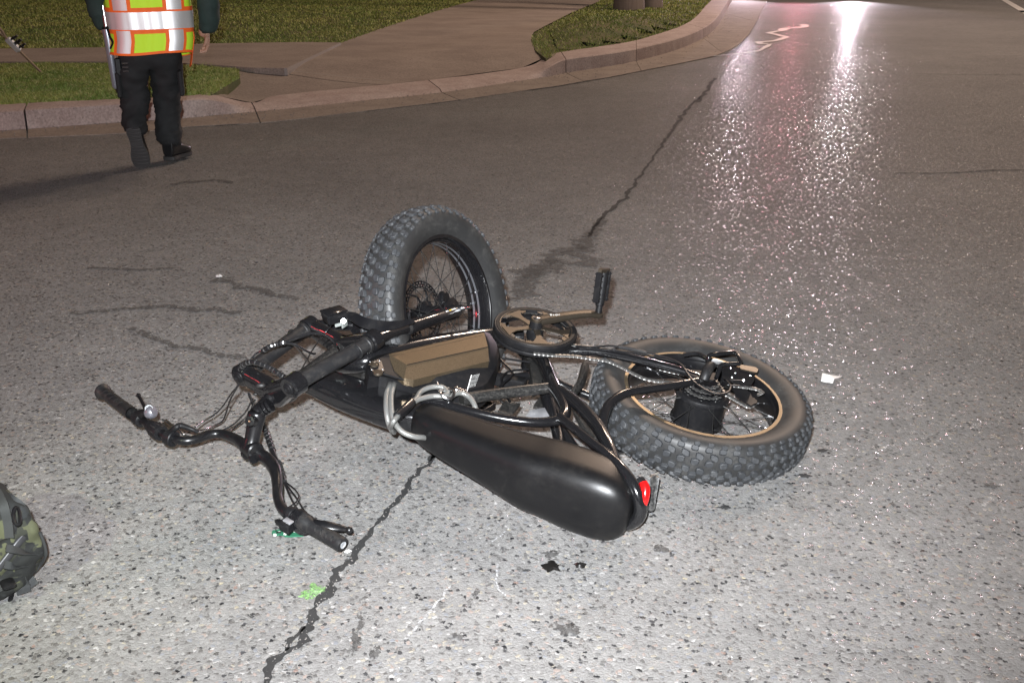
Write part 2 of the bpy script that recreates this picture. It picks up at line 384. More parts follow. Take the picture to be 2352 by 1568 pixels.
for a_, b_ in zip(joints[:-1], joints[1:]):
    rows = []
    for i in range(a_, b_):
        seg = catmull([SQ[max(i-1, 0)], SQ[i], SQ[i+1], SQ[min(i+2, len(SQ)-1)]], 5)[5:10] if 0 < i < len(SQ)-2 else [lerp_row(SQ[i], SQ[i+1], k/5) for k in range(5)]
        rows += [np.array(r_) for r_ in seg]
    rows.append(SQ[b_])
    L0 = np.linalg.norm(rows[1][:3]-rows[0][:3]); rows[0] = lerp_row(rows[0], rows[1], min(.5, .007/L0))
    L1 = np.linalg.norm(rows[-1][:3]-rows[-2][:3]); rows[-1] = lerp_row(rows[-1], rows[-2], min(.5, .007/L1))
    obj('kerb_stone', section(rows, 'kerb'), M['kerb'], kerb, ang=30)
    obj('gutter_slab', section(rows, 'gutter'), M['gutter'], gutter, ang=30)

def P(l, z): return [G(x, y, z) for x, y in l]
lipback = [(485, 217), (578, 236), (640, 219), (805, 202), (984, 184), (1199, 156), (1254, 131)]
hk = [.125, .036, .036, .036, .036, .04, .105]
right_edge = [(1231, 113), (1219, 94), (1226, 74), (1254, 59), (1309, 31), (1375, 4), (1440, -30), (1520, -70)]
left_edge = [(1240, -70), (1150, -30), (1098, 0), (1024, 20), (937, 47), (855, 74), (781, 101), (656, 161), (583, 158), (543, 158), (551, 175)]
dp = [G(x, y, h) for (x, y), h in zip(lipback, hk)] + P(right_edge, .14) + P(left_edge, .13)
import bmesh
lb_ = [(Vector(dp[i][:2]), dp[i].z) for i in range(len(lipback))]
def drive_z(x, y):
    p = Vector((x, y)); best = 9e9; zl = .04
    for (a, za), (b, zb) in zip(lb_[:-1], lb_[1:]):
        t_ = max(0, min(1, (p-a).dot(b-a)/(b-a).length_squared)); d_ = (p-a.lerp(b, t_)).length
        if d_ < best: best = d_; zl = za*(1-t_)+zb*t_
    k = min(1, best/1.5); k = k*k*(3-2*k); return zl*(1-k)+.138*k
bm = bmesh.new(); f_ = bm.faces.new([bm.verts.new((p.x, p.y, 0)) for p in dp]); bmesh.ops.triangulate(bm, faces=[f_])
for _ in range(4): bmesh.ops.subdivide_edges(bm, edges=[e for e in bm.edges if e.calc_length() > .25], cuts=1, use_grid_fill=True); bmesh.ops.triangulate(bm, faces=[f for f in bm.faces if len(f.verts) > 3])
for v in bm.verts: v.co.z = drive_z(v.co.x, v.co.y)
bm.normal_update(); bm.verts.index_update()
if sum(f.normal.z for f in bm.faces) < 0: bmesh.ops.reverse_faces(bm, faces=bm.faces)
drive = struct(obj('driveway', ([v.co[:] for v in bm.verts], [[v.index for v in f.verts] for f in bm.faces]), M['concrete'], recalc=False, ang=60)); bm.free()
# joint lines of the driveway
def ribbon(name, pts, wd, m, parent, lift=.004, sub=4, rag=0., zf=None, seed=0):
    q = catmull([list(p) for p in pts], sub); vs = []; fs = []
    for i, p in enumerate(q):
        p = Vector(p[:3]); t_ = Vector(q[min(i+1, len(q)-1)][:3])-Vector(q[max(i-1, 0)][:3]); t_.z = 0; t_.normalize(); s_ = Vector((-t_.y, t_.x, 0))
        w_ = wd[min(int(i/len(q)*len(wd)), len(wd)-1)] if isinstance(wd, (list, tuple)) else wd
        if name == 'crack': w_ *= 1.5
        a = w_*(.5+rag*noise.noise(Vector((i*.73, seed, 0)))); b = w_*(.5+rag*noise.noise(Vector((i*.73, seed+9, 4))))
        o_ = s_*w_*rag*1.2*noise.noise(Vector((i*.31, seed+3, 7)))
        vs += [p+s_*max(a, .02*w_)+o_+Vector((0, 0, lift)), p-s_*max(b, .02*w_)+o_+Vector((0, 0, lift))]
        if i: k = 2*i; fs.append((k-2, k-1, k+1, k))
    return obj(name, (vs, fs), m, parent, smooth=False)
ribbon('joint', [G(583, 158, .13), G(656, 164, .122), G(760, 175, .095), G(900, 189, .06)], .022, M['joint_light'], drive, lift=.008)
# pavement: a raised slab whose end shows at the driveway
pav = MB()
top = P([(-900, 96), (0, 112), (250, 109), (483, 100), (689, 97), (781, 98), (656, 157), (583, 156), (440, 146), (250, 142), (0, 142), (-900, 142)], .165)
pm_ = MB(); pm_.prism([Vector((p.x, p.y, p.z)) for p in top], (0, 0, -.16)); pave = struct(obj('pavement', pm_, M['concrete'], smooth=False))
edge = MB(); e0, e1 = G(781, 98, .165), G(656, 157, .165)
edge.box((e0+e1)/2+Vector((0, 0, -.035)), (e1-e0), (e1-e0).cross(Vector((0, 0, 1))), (0, 0, 1), (e1-e0).length, .03, .066)
obj('slab_edge', edge, M['joint_light'], pave)
# lawns
polyA = [(-900, 288), (-200, 246), (0, 240), (284, 227), (425, 220), (483, 215), (551, 174), (545, 160), (469, 146), (250, 142.5), (0, 142.5), (-900, 142.5)]
polyB = [(-900, 95), (0, 111), (250, 108), (483, 100), (689, 97), (781, 98), (855, 73), (937, 46), (1024, 19), (1098, -1), (1150, -31), (1200, -85), (-4000, -85), (-4000, 95)]
polyC = [(1254, 131), (1231, 113), (1219, 94), (1226, 74), (1254, 59), (1309, 31), (1375, 4), (1440, -30), (1500, -85), (1700, -85), (1668, -40), (1635, 0), (1620, 15), (1600, 38), (1577, 54), (1544, 68), (1461, 93), (1378, 107), (1289, 120)]
def inside(px, py, poly):
    x = np.asarray(px); y = np.asarray(py); r = np.zeros(x.shape, bool); n = len(poly)
    for i in range(n):
        x1, y1 = poly[i]; x2, y2 = poly[(i+1) % n]
        c = ((y1 > y) != (y2 > y)) & (x < (x2-x1)*(y-y1)/(y2-y1+1e-12)+x1); r ^= c
    return r
def toworld(poly, z): return [tuple(G(x, y, z))[:2] for x, y in poly]
lawns = []
def mound(x, y, k):
    return 0
for nm, poly, zz in (('verge', polyA, .13), ('lawn', polyB, .125), ('verge', polyC, .13)):
    lawns.append((nm, toworld(poly, .15), zz))
    wp_ = [G(x, y, .15) for x, y in poly]; mb = MB(); mb.prism([Vector((p.x, p.y, zz)) for p in wp_], (0, 0, -.13))
    struct(obj(nm+'_ground', mb, M['soil'], smooth=False))
# the hump of turf at the corner
def hump(x, y):
    c = G(1420, 70, .15); u = (x-c.x)/1.7; v = (y-c.y)/3.2
    x = np.asarray(x, float); y = np.asarray(y, float); d = np.full(x.shape, 9.); P_ = lawns[2][1]
    for (x1, y1), (x2, y2) in zip(P_, P_[1:]+P_[:1]):
        L2 = (x2-x1)**2+(y2-y1)**2+1e-9; t_ = np.clip(((x-x1)*(x2-x1)+(y-y1)*(y2-y1))/L2, 0, 1); d = np.minimum(d, np.hypot(x-x1-t_*(x2-x1), y-y1-t_*(y2-y1)))
    e_ = np.clip(d/.7, 0, 1); return .17*np.exp(-(u*u+v*v)*.9)*e_*e_*(3-2*e_)
hp = []; hf = []; wp = lawns[2][1]
xs = [p[0] for p in wp]; ys = [p[1] for p in wp]
gx = np.linspace(min(xs), max(xs), 60); gy = np.linspace(min(ys), min(max(ys), 40), 90)
X_, Y_ = np.meshgrid(gx, gy); ins = inside(X_, Y_, wp)
idx = -np.ones(X_.shape, int)
for i in range(X_.shape[0]):
    for j in range(X_.shape[1]):
        idx[i, j] = len(hp); hp.append((X_[i, j], Y_[i, j], (.134+hump(X_[i, j], Y_[i, j])) if ins[i, j] else .0))
for i in range(X_.shape[0]-1):
    for j in range(X_.shape[1]-1):
        q = [(i, j), (i, j+1), (i+1, j+1), (i+1, j)]
        if all(ins[a] for a in q): hf.append([int(idx[a]) for a in q])
struct(obj('turf_hump', (hp, hf), M['soil'], recalc=False))
def blades(name, wpoly, z0, n, ymax, hgt, label_m, zfun=None, dens=1.6):
    xs = np.array([p[0] for p in wpoly]); ys = np.array([p[1] for p in wpoly])
    y0 = ys.min(); y1 = min(ys.max(), ymax); x0 = max(xs.min(), -22); x1 = min(xs.max(), 16)
    u = rng.random(n*3); Y = y0+(y1-y0)*u**dens; X = x0+(x1-x0)*rng.random(n*3)
    ok = inside(X, Y, wpoly) & (np.abs(X) < .56*Y+1.2); X = X[ok][:n]; Y = Y[ok][:n]; k = len(X)
    clump = np.array([noise.noise(Vector((x*2.2, y*2.2, 1))) for x, y in zip(X, Y)])
    Z = np.full(k, z0) + (zfun(X, Y) if zfun else 0)
    h = hgt*(.55+.7*rng.random(k))*(1+.55*clump); a = rng.random(k)*2*np.pi
    wd = (.0025+.00032*Y)*(.7+.6*rng.random(k)); lean = rng.normal(0, .55, (k, 2))*h[:, None]
    dx = np.cos(a)*wd; dy = np.sin(a)*wd
    V = np.zeros((k, 5, 3))
    V[:, 0] = np.stack([X-dx, Y-dy, Z], 1); V[:, 1] = np.stack([X+dx, Y+dy, Z], 1)
    mx = X+lean[:, 0]*.35; my = Y+lean[:, 1]*.35
    V[:, 2] = np.stack([mx+dx*.7, my+dy*.7, Z+h*.6], 1); V[:, 3] = np.stack([mx-dx*.7, my-dy*.7, Z+h*.6], 1)
    V[:, 4] = np.stack([X+lean[:, 0], Y+lean[:, 1], Z+h*.95], 1)
    me = bpy.data.meshes.new(name); me.vertices.add(k*5); me.vertices.foreach_set('co', V.reshape(-1))
    b = np.arange(k)[:, None]*5
    idx_ = np.concatenate([b+np.array([0, 1, 2, 3]), b+np.array([3, 2, 4])], 1).reshape(-1)
    ls = np.arange(k)[:, None]*7+np.array([0, 4]); 
    me.loops.add(k*7); me.loops.foreach_set('vertex_index', idx_.astype(np.int32))
    me.polygons.add(k*2); me.polygons.foreach_set('loop_start', ls.reshape(-1).astype(np.int32))
    me.update(calc_edges=True); me.validate(); me.materials.append(M['grass'])
    o = bpy.data.objects.new(name, me); col.objects.link(o); o['kind'] = 'stuff'; o['label'] = label_m; o['category'] = 'grass'; return o
blades('grass', lawns[0][1], .13, 70000, 30, .035, 'short dark green grass on the strip between kerb and pavement', dens=1.0)
blades('grass', lawns[1][1], .125, 190000, 48, .035, 'mown green and yellowish lawn behind the pavement and beside the driveway', dens=1.5)
blades('grass', lawns[2][1], .13, 70000, 48, .035, 'grass on the hump of turf at the foot of the wooden poles', zfun=hump, dens=1.2)

# ------------------------------------------------------------------ cracks, spots and paint on the road
def RP(l): return [G(x, y, 0) for x, y in l]
def crack(l, wd, m='crack', rag=1.1, sub=14, seed=1):
    pts = RP(l); q = [Vector(p) for p in catmull([list(p) for p in pts], 90)]; wl_ = wd if isinstance(wd, list) else [wd]
    acc = 0; last_ = q[0]; S_ = [(q[0], 0)]
    for p in q[1:]:
        if (p-last_).length > .002+.0012*p.y: acc += (p-last_).length; S_.append((p, acc)); last_ = p
    vs = []; fs = []; n = len(S_); sc_ = 1+.25*pts[0].y
    for i, (p, a) in enumerate(S_):
        t_ = S_[min(i+1, n-1)][0]-S_[max(i-1, 0)][0]; t_.normalize(); s_ = Vector((-t_.y, t_.x, 0)); f = a/sc_
        w_ = float(np.interp(i/max(1, n-1), np.linspace(0, 1, len(wl_)), wl_))*1.6
        o_ = w_*(.9*noise.noise(Vector((f*14, seed, 0)))+.3*noise.noise(Vector((f*45, seed, 5))))*min(rag, 1.4)
        a_ = w_*max(.15, .5+.6*noise.noise(Vector((f*30, seed+3, 1)))+.45*noise.noise(Vector((f*80, seed, 2)))); b_ = w_*max(.15, .5+.6*noise.noise(Vector((f*30, seed+8, 6)))+.45*noise.noise(Vector((f*80, seed+4, 2))))
        if i in (0, n-1): a_ *= .1; b_ *= .1
        vs += [p+s_*(o_+a_)+Vector((0, 0, .004)), p+s_*(o_-b_)+Vector((0, 0, .004))]
        if i: k = 2*i; fs.append((k-2, k-1, k+1, k))
    return obj('crack', (vs, fs), M[m], road, smooth=False)
crack([(610, 1580), (650, 1505), (690, 1470), (740, 1385), (765, 1335), (800, 1290), (840, 1240), (870, 1200), (915, 1150), (945, 1105), (985, 1062), (1005, 1035)], [.012, .010, .012, .014, .010, .007, .010, .008, .006], seed=1)
crack([(700, 1440), (668, 1478), (652, 1500)], [.006, .008, .003], seed=2)
crack([(1005, 1035), (990, 1020)], .012, seed=3); crack([(985, 1062), (1020, 1025)], .008, seed=4)
crack([(812, 1510), (822, 1470), (830, 1440), (820, 1410)], [.006, .010, .004], seed=5, m='stain')
crack([(1180, 690), (1240, 625), (1330, 590), (1352, 545), (1385, 500)], [.045, .075, .045, .022], seed=6, m='stain', rag=1.5)
crack([(1352, 545), (1385, 497), (1430, 460), (1480, 392), (1530, 320), (1580, 250), (1610, 222)], [.010, .014, .010, .008, .013, .018, .006], seed=7)
crack([(1200, 640), (1260, 600), (1330, 560)], .045, seed=8, m='stain', rag=1.6)
crack([(160, 720), (240, 716), (340, 708), (470, 712), (560, 716)], .022, seed=9, m='stain', rag=1.4)
crack([(200, 615), (300, 620), (400, 618)], .014, seed=10, m='stain', rag=1.5)
crack([(500, 640), (540, 655), (600, 668), (690, 690)], .026, seed=11, m='stain', rag=1.5)
crack([(2050, 400), (2180, 398), (2290, 392), (2360, 392)], .010, seed=12, rag=1.2)
crack([(1640, 180), (1620, 215), (1600, 235)], .02, seed=13)
crack([(390, 425), (450, 418), (540, 420)], .03, seed=14, m='stain', rag=1.6)
crack([(300, 755), (380, 790), (520, 815), (600, 840)], .018, seed=15, m='stain', rag=1.5)
crack([(2100, 170), (2200, 172), (2350, 172)], .02, seed=16, m='stain', rag=1.2)
def blob(name, x, y, rx, ry, m, parent, h=.004, seed=0, z=0, n=32, rag=.45):
    c = G(x, y, z); vs = []; 
    s_ = 1.0
    ring0 = []; ring1 = []
    for k in range(n):
        a = 2*math.pi*k/n; r = 1+rag*noise.noise(Vector((math.cos(a)*1.7, math.sin(a)*1.7, seed*3.1)))*1.6+rag*.8*noise.noise(Vector((math.cos(a)*5, math.sin(a)*5, seed*2.1)))
        ring0.append(c+Vector((rx*r*math.cos(a), ry*r*math.sin(a), .003)))
        ring1.append(c+Vector((.6*rx*r*math.cos(a), .6*ry*r*math.sin(a), .003+h*(1+.5*noise.noise(Vector((a, seed, 2)))))))
    mb = MB(); mb.ring_loft([ring0, ring1]); mb.f = [f for f in mb.f]; return obj(name, mb, m, parent)
for k, (x, y, rx, ry, m) in enumerate([(1268, 1302, .021, .018, 'tar'), (1333, 1300, .013, .010, 'tar'), (1265, 1273, .02, .012, 'stain'), (1302, 1448, .022, .018, 'stain'), (1055, 1462, .011, .012, 'stain'), (1095, 1360, .006, .014, 'stain'),
        (1515, 1262, .020, .012, 'stain'), (1665, 1167, .012, .008, 'crack'), (1848, 1094, .014, .011, 'crack'), (1890, 1036, .016, .010, 'crack'), (2275, 1117, .020, .012, 'stain'), (1955, 1010, .012, .008, 'stain'), (2050, 1160, .006, .012, 'stain'),
        (1195, 1310, .009, .006, 'stain'), (1210, 1312, .007, .005, 'crack'), (860, 1500, .01, .02, 'stain'), (820, 1480, .009, .02, 'stain')]):
    blob('tar_spot', x, y, rx, ry, M[m], road, .004 if m == 'tar' else .0015, k)
def marking(name, l, wd, m, rag=.35, sub=4): return ribbon(name, RP(l), wd, M[m], road, .006, sub, rag, seed=len(l))
marking('paint_squiggle', [(1560, 137), (1610, 132), (1660, 128), (1700, 124), (1742, 118), (1764, 106), (1768, 101)], [.02, .03, .05, .07], 'paint')
marking('paint_squiggle', [(1768, 101), (1748, 102), (1745, 98), (1782, 94), (1808, 86)], .10, 'paint', sub=3)
marking('paint_squiggle', [(1808, 86), (1790, 82), (1768, 77), (1778, 74), (1800, 71)], .10, 'paint', sub=3)
marking('paint_squiggle', [(1800, 71), (1806, 66), (1830, 65), (1849, 61), (1843, 57)], .14, 'paint', sub=3)
marking('chalk_line', [(930, 1475), (960, 1440), (1000, 1395), (1035, 1350)], .005, 'paint_worn', .9, 10)
marking('chalk_line', [(1143, 1300), (1140, 1340), (1150, 1362), (1163, 1372)], .004, 'paint_worn', .9, 8)
marking('chalk_line', [(1128, 1250), (1150, 1235), (1168, 1218)], .004, 'paint_worn', .9, 8)
ln = [Vector(p) for p in (G(2306, 0), G(2352, 27))]; dr = (ln[1]-ln[0]).normalized()
ribbon('lane_line', [ln[0]-dr*60, ln[0], ln[1], ln[1]+dr*8], .16, M['paint'], road, .004, 4, .05)
tag(blob('paint_blotch', 724, 1358, .026, .028, M['green'], None, .0015, 5, rag=.55), 'bright green spray-paint blotch beside the long crack in the asphalt', 'paint mark')
tag(blob('stone_chip', 503, 636, .012, .012, simple('pale_chip', (.55, .52, .5), .5), None, .006, 8), 'small pale stone chip on the asphalt left of the standing front wheel', 'stone')
tag(blob('stone_chip', 800, 1268, .008, .006, simple('white_chip', (.65, .64, .62), .5), None, .003, 9), 'tiny white stone chip lying in the crack below the right handlebar grip', 'stone')

# ================================================================== THE BIKE
base = Vector((.15, 2.55, 0))
bike = empty('fat_tyre_bike', base)
tag(bike, 'black fat-tyred electric bicycle lying on its side on the road, front wheel turned up', 'bicycle')
def part(name, mb, m, parent=None, **k): return obj(name, mb, M[m] if isinstance(m, str) else m, parent or bike, **k)

# ---- wheels
def wheel(name, c, n, ref, rear):
    x, y, z = frame(n, ref)
    def T(r, a, w): return c + r*(math.cos(a)*x+math.sin(a)*y) + w*z
    def lat(prof, seg=96, closed=False):
        mb = MB(); rings = [[T(r, 2*math.pi*k/seg, h) for k in range(seg)] for r, h in prof]
        mb.ring_loft(rings, cap=False, closed=closed); return mb
    # rim: deep wide well with folded lips
    rim = lat([(.2125, .041), (.2035, .042), (.2015, .038), (.1985, .030), (.1940, .026), (.1905, .016), (.1900, 0), (.1905, -.016), (.1940, -.026), (.1985, -.030), (.2015, -.038), (.2035, -.042), (.2125, -.041), (.2060, -.03), (.2040, 0), (.2060, .03)], 110, True)
    o = obj(name, rim, M['satin'] if rear else M['gloss'], bike, ang=25)
    lip = lat([(.2130, .0415), (.2032, .0425), (.2025, .0412), (.2130, .0400)], 110, True)
    obj('rim_lip', lip, M['sheen_lip'] if rear else M['satin'], o)
    # tyre
    tp = [(.2095, .0405), (.2150, .0430), (.2220, .0480), (.2340, .0540), (.2510, .0580), (.2660, .0580), (.2775, .0530), (.2840, .0445), (.2880, .0325), (.2900, .0160), (.2905, 0)]
    tp = tp + [(r, -w) for r, w in tp[-2::-1]]
    ty = lat(tp + [(.2050, -.034), (.2050, .034)], 120, True)
    tyre = obj('tyre', ty, M['rubber_dust'], o, ang=60)
    kn = MB(); nn = 52
    def prof(w):
        w = abs(w)
        for (r0, w0), (r1, w1) in zip(tp[:11], tp[1:11]):
            if w1 <= w <= w0 and r1 > r0 and w0 < .0581 and r0 >= .2510: return r0+(r1-r0)*(w0-w)/(w0-w1+1e-9)
        return .2905
    def knob(w, a, lw, la, h, rr=None, tilt=0, skew=0):
        # block on the carcass: w across, a along the tread
        r0 = prof(w) if rr is None else rr
        ca = T(r0, a, w); tang = (-math.sin(a)*x+math.cos(a)*y); rad = (math.cos(a)*x+math.sin(a)*y)
        up = (rad*math.cos(tilt) + z*math.sin(tilt)); ac = up.cross(tang)
        if ac.dot(z) < 0: ac = -ac
        tang2 = (tang+ac*skew).normalized()
        rings = []
        for hh, s_ in ((-.004, 1.12), (h-.0012, .95), (h, .80)):
            pts = []
            for u, v in ((.5, .30), (.30, .5), (-.30, .5), (-.5, .30), (-.5, -.30), (-.30, -.5), (.30, -.5), (.5, -.30)):
                pts.append(ca+up*hh+ac*(u*lw*s_)+tang2*(v*la*s_))
            rings.append(pts)
        kn.ring_loft(rings)
    for i in range(nn):
        a = 2*math.pi*i/nn; da = math.pi/nn; odd = i % 2
        for sg in (1, -1):
            knob(sg*.0125, a+(da*.5*sg), .0170, .0200, .0070, skew=.15*sg)
            knob(sg*(.0300 if odd else .0280), a+da*(1 if sg > 0 else .55), .0155, .0205, .0075, tilt=sg*.30, skew=-.25*sg)
            knob(sg*.0435, a+da*.1*sg, .0130, .0180, .0080, rr=.2815, tilt=sg*.75)
            if odd: knob(sg*.0545, a+da*.3, .0105, .0160, .0048, rr=.2750, tilt=sg*1.05)
            else: knob(sg*.0530, a+da*.3, .0110, .0150, .0055, rr=.2770, tilt=sg*1.0)
    kn_o = obj('tread_knobs', kn, M['tread'], o, ang=30)
    # hub
    if rear:
        hb = lat([(.0001, -.072), (.012, -.072), (.014, -.060), (.054, -.056), (.066, -.050), (.071, -.046), (.071, -.042), (.066, -.038), (.066, .026), (.072, .030), (.072, .035), (.067, .038), (.064, .042), (.048, .046), (.030, .050), (.012, .056), (.010, .075), (.0001, .075)], 40)
        hub = obj('hub_motor', hb, M['plastic'], o, ang=25)
        for k in range(7):
            rr = .058-.0045*k; w = .047+.0052*k; mb = MB(); teeth = 28-2*k; ring = []; pts = []
            for j in range(teeth*4):
                a = 2*math.pi*j/(teeth*4); r2 = rr+(.0022 if j % 4 in (1, 2) else -.0016); pts.append(T(r2, a, w))
            mb.prism(pts, z*.0018); obj('sprocket', mb, M['chain'] if k % 2 else M['satin'], o, smooth=False)
        fl, ro, cr_ = .067, .1915, .22
    else:
        hb = lat([(.0001, -.060), (.010, -.060), (.012, -.048), (.030, -.044), (.032, -.040), (.018, -.034), (.015, -.02), (.0145, 0), (.015, .03), (.018, .040), (.032, .046), (.032, .050), (.014, .052), (.012, .060), (.0001, .060)], 32)
        obj('hub', hb, M['gloss'], o, ang=25)
        fl, ro, cr_ = .0305, .1915, .55
        # perforated brake disc on the far side
        mb = MB(); nh = 40
        def ringq(r0, r1, w0=-.058, w1=-.0565, seg=80): mb.ring_loft([[T(r, 2*math.pi*k/seg, w) for k in range(seg)] for r, w in ((r0, w0), (r1, w0), (r1, w1), (r0, w1))], closed=True)
        ringq(.0860, .0900); ringq(.0785, .0815); ringq(.0700, .0735)
        for i in range(nh):
            a = 2*math.pi*i/nh
            for r_, o_ in ((.0838, 0), (.0760, .5)):
                aa = a+o_*2*math.pi/nh; c_ = T(r_, aa, -.0572); rad = math.cos(aa)*x+math.sin(aa)*y
                mb.box(c_, rad, z.cross(rad), z, .006, .0052, .0014)
        for i in range(6):
            a = 2*math.pi*i/6; mb.tube([T(.028, a, -.0572), T(.05, a+.22, -.0572), T(.0715, a+.55, -.0572)], .0032, 6, 4, flat=1)
        mb.ring_loft([[T(r, 2*math.pi*k/30, w) for k in range(30)] for r, w in ((.016, -.058), (.030, -.058), (.030, -.0565), (.016, -.0565))], closed=True)
        obj('brake_disc', mb, M['steel'] if False else M['satin'], o)
        # grey stripes round the inside of the rim
        for wq in ((.006, .012), (-.012, -.006), (.0285, .0255), (-.0245, -.0215)):
            r_ = .1893 if abs(wq[0]) < .02 else (.1925)
            st = lat([(r_+.0006, wq[0]), (r_, wq[0]), (r_+(.0 if abs(wq[0]) < .02 else -.0004), wq[1]), (r_+.0008, wq[1])], 110, True)
            obj('rim_stripe', st, M['stripe'] if abs(wq[0]) < .02 else M['satin'], o)
    ns = 36
    for i in range(ns):
        a = 2*math.pi*i/ns; side = 1 if i % 2 else -1; dr_ = 1 if (i//2) % 2 else -1
        w0 = side*(.044 if not rear else .036)
        p0 = T(fl, a+dr_*cr_*(2.2 if not rear else 1.4), w0); p1 = T(ro, a, side*.010)
        mb = MB(); mb.tube([p0, p1], .0011 if not rear else .0012, 5, 1)
        br = (not rear) and i in (3, 8, 20)
        s_ = obj('spoke', mb, M['spoke_bright'] if br else M['spoke'], o)
        mb = MB(); mb.tube([p1.lerp(p0, .075), p1], .0021, 6, 1); obj('spoke_nipple', mb, M['spoke_bright'], o)
    return o, T
rw, TR = wheel('rear_wheel', OR, N, XB, True)
fw, TF = wheel('front_wheel', OF, NF, (0, 0, 1), False)

def lift_(X): return .058*min(1, max(0, (X-.50)/.30))
def atb(x, y, w):
    p = at(x, y, w)
    for _ in range(3): p = at(x, y, w+lift_(loc(p)[0]))
    return p
# ---- frame (drive side points; the far side is the mirror image)
fr = MB()
R1 = .0175
HA = G(676, 883, .285); HB = G(562, 857, .258); LA = G(856, 782, .325); LB = G(712, 750, .300)
hmid0 = (HA+HB)/2; HT0 = G(655, 902, .220); HT1 = G(786, 806, .262); hmid1 = (LA+LB)/2; hax = (hmid1-hmid0).normalized()
ph0 = HT0; ph1 = HT1
head = MB(); head.tube([ph0, ph0.lerp(ph1, .06), ph0.lerp(ph1, .07), ph0.lerp(ph1, .93), ph0.lerp(ph1, .94), ph1], [.029, .029, .0255, .0255, .029, .029], 20, 1)
# down tube under the battery, bottom bracket shell
dt = [ph1.lerp(ph0, .25)+Vector((.02, 0, -.01)), atb(845, 828, -.005), atb(960, 800, -.01), at(1120, 775, -.01), at(1200, 775, -.01)]
frame_m = MB(); frame_m.tube(dt, [.024, .030, .030, .030, .030], 14, 5)
frame_m.cyl(BB-N*.045, BB+N*.045, .024, 20, bev=.003)
# seat tube loop running up and forward under the seat (right rail and left rail)
loop = [BB+N*.012, at(1246, 830, .018), at(1268, 880, .030), at(1291, 922, .043), at(1298, 948, .047), at(1283, 964, .047), at(1230, 970, .045), at(1160, 962, .043), at(1080, 945, .043), at(1010, 925, .040), at(950, 912, .030)]
frame_m.tube(loop, [.021, .020, .019, .0165, .0155, .014, .0125, .0125, .0125, .0125, .012], 12, 6)
lm_ = mirror(loop); frame_m.tube(lm_, [.021, .020, .019, .0165, .0155, .014, .0125, .0125, .0125, .0125, .012], 12, 5)
# main beam
bm0 = ph0.lerp(ph1, .42)+Vector((.0, .0, -.012))
beam = [bm0, at(790, 900, .0), at(860, 925, .0), at(930, 947, .0), at(985, 958, .0), at(1040, 985, -.01)]
frame_b = MB()
bx_ = [(.030, .030), (.034, .044), (.033, .052), (.033, .056), (.032, .050), (.025, .035)]
q = catmull([list(p)+list(s_) for p, s_ in zip(beam, bx_)], 5); rings = []
for i, a in enumerate(q):
    p = Vector(a[:3]); t_ = Vector(q[min(i+1, len(q)-1)][:3])-Vector(q[max(i-1, 0)][:3]); t_.normalize()
    vz = (ZB-t_*ZB.dot(t_)).normalized(); vn = t_.cross(vz)
    if vn.dot(N) < 0: vn = -vn
    rings.append([p+vn*(a[3]*math.copysign(abs(math.cos(g))**.45, math.cos(g)))+vz*(a[4]*math.copysign(abs(math.sin(g))**.45, math.sin(g))) for g in [2*math.pi*(k+.5)/20 for k in range(20)]])
frame_b.ring_loft(rings)
part('frame_beam', frame_b, 'gloss')
part('head_tube', head, 'gloss_dusty')
# rail behind the fork of the tubes, round the back of the seat
rail = [at(1286, 958, .055), at(1320, 985, .072), at(1365, 1020, .084), at(1407, 1053, .090), at(1441, 1092, .085), at(1462, 1130, .065), at(1471, 1165, .035), at(1464, 1190, .005), at(1440, 1206, -.025)]
frame_m.tube(rail, [.013, .0115, .011, .0115, .013, .015, .016, .016, .014], 12, 6)
strut = [at(1274, 888, .035), at(1300, 907, .050), at(1336, 937, .062), at(1370, 975, .070), at(1395, 1018, .074), at(1412, 1062, .072)]
frame_m.tube(strut, [.012, .016, .0175, .0175, .0165, .014], 12, 6); frame_m.tube(off_ground(mirror(strut), .02), [.012, .014, .016, .016, .016, .014], 10, 4)
cs = [BB+N*.03, at(1290, 806, .050), at(1340, 806, .064), at(1400, 812, .074), at(1492, 833, .082), at(1560, 850, .086), at(1612, 868, .086)]
frame_m.tube(cs, [.014, .013, .0125, .0125, .012, .011, .008], 12, 5)
csm = mirror(cs); frame_m.tube(off_ground(csm, .015), [.014, .013, .0125, .0125, .012, .011, .008], 10, 4)
stay = [at(1383, 990, .060), at(1386, 958, .074), at(1402, 925, .084), at(1440, 902, .090), at(1500, 892, .091), at(1560, 883, .091), at(1607, 873, .090)]
frame_m.tube(stay, [.0125, .0125, .0125, .012, .0115, .011, .009], 12, 6); frame_m.tube(off_ground(mirror(stay), .015), .0115, 10, 4)
drop = MB(); dc = OR+N*.086; drop.prism([dc+XB*a+ZB*b for a, b in ((.045, .018), (.050, -.006), (.010, -.026), (-.018, -.030), (-.030, -.012), (-.018, .012), (.004, .022))], N*.006)
drop2 = MB(); drop2.prism([dc-N*.172+XB*a+ZB*b for a, b in ((.045, .018), (.050, -.006), (.010, -.026), (-.018, -.012), (-.018, .012), (.004, .022))], N*.006)
cross = MB(); cross.tube([at(1060, 918, .022), at(1150, 903, .024), at(1272, 889, .026)], [.0165, .0155, .0155], 12, 3)
frame_o = part('frame', frame_m, 'gloss')
part('cross_tube', cross, 'gloss_dusty'); part('dropout', drop, 'plastic'); part('dropout', drop2, 'plastic')
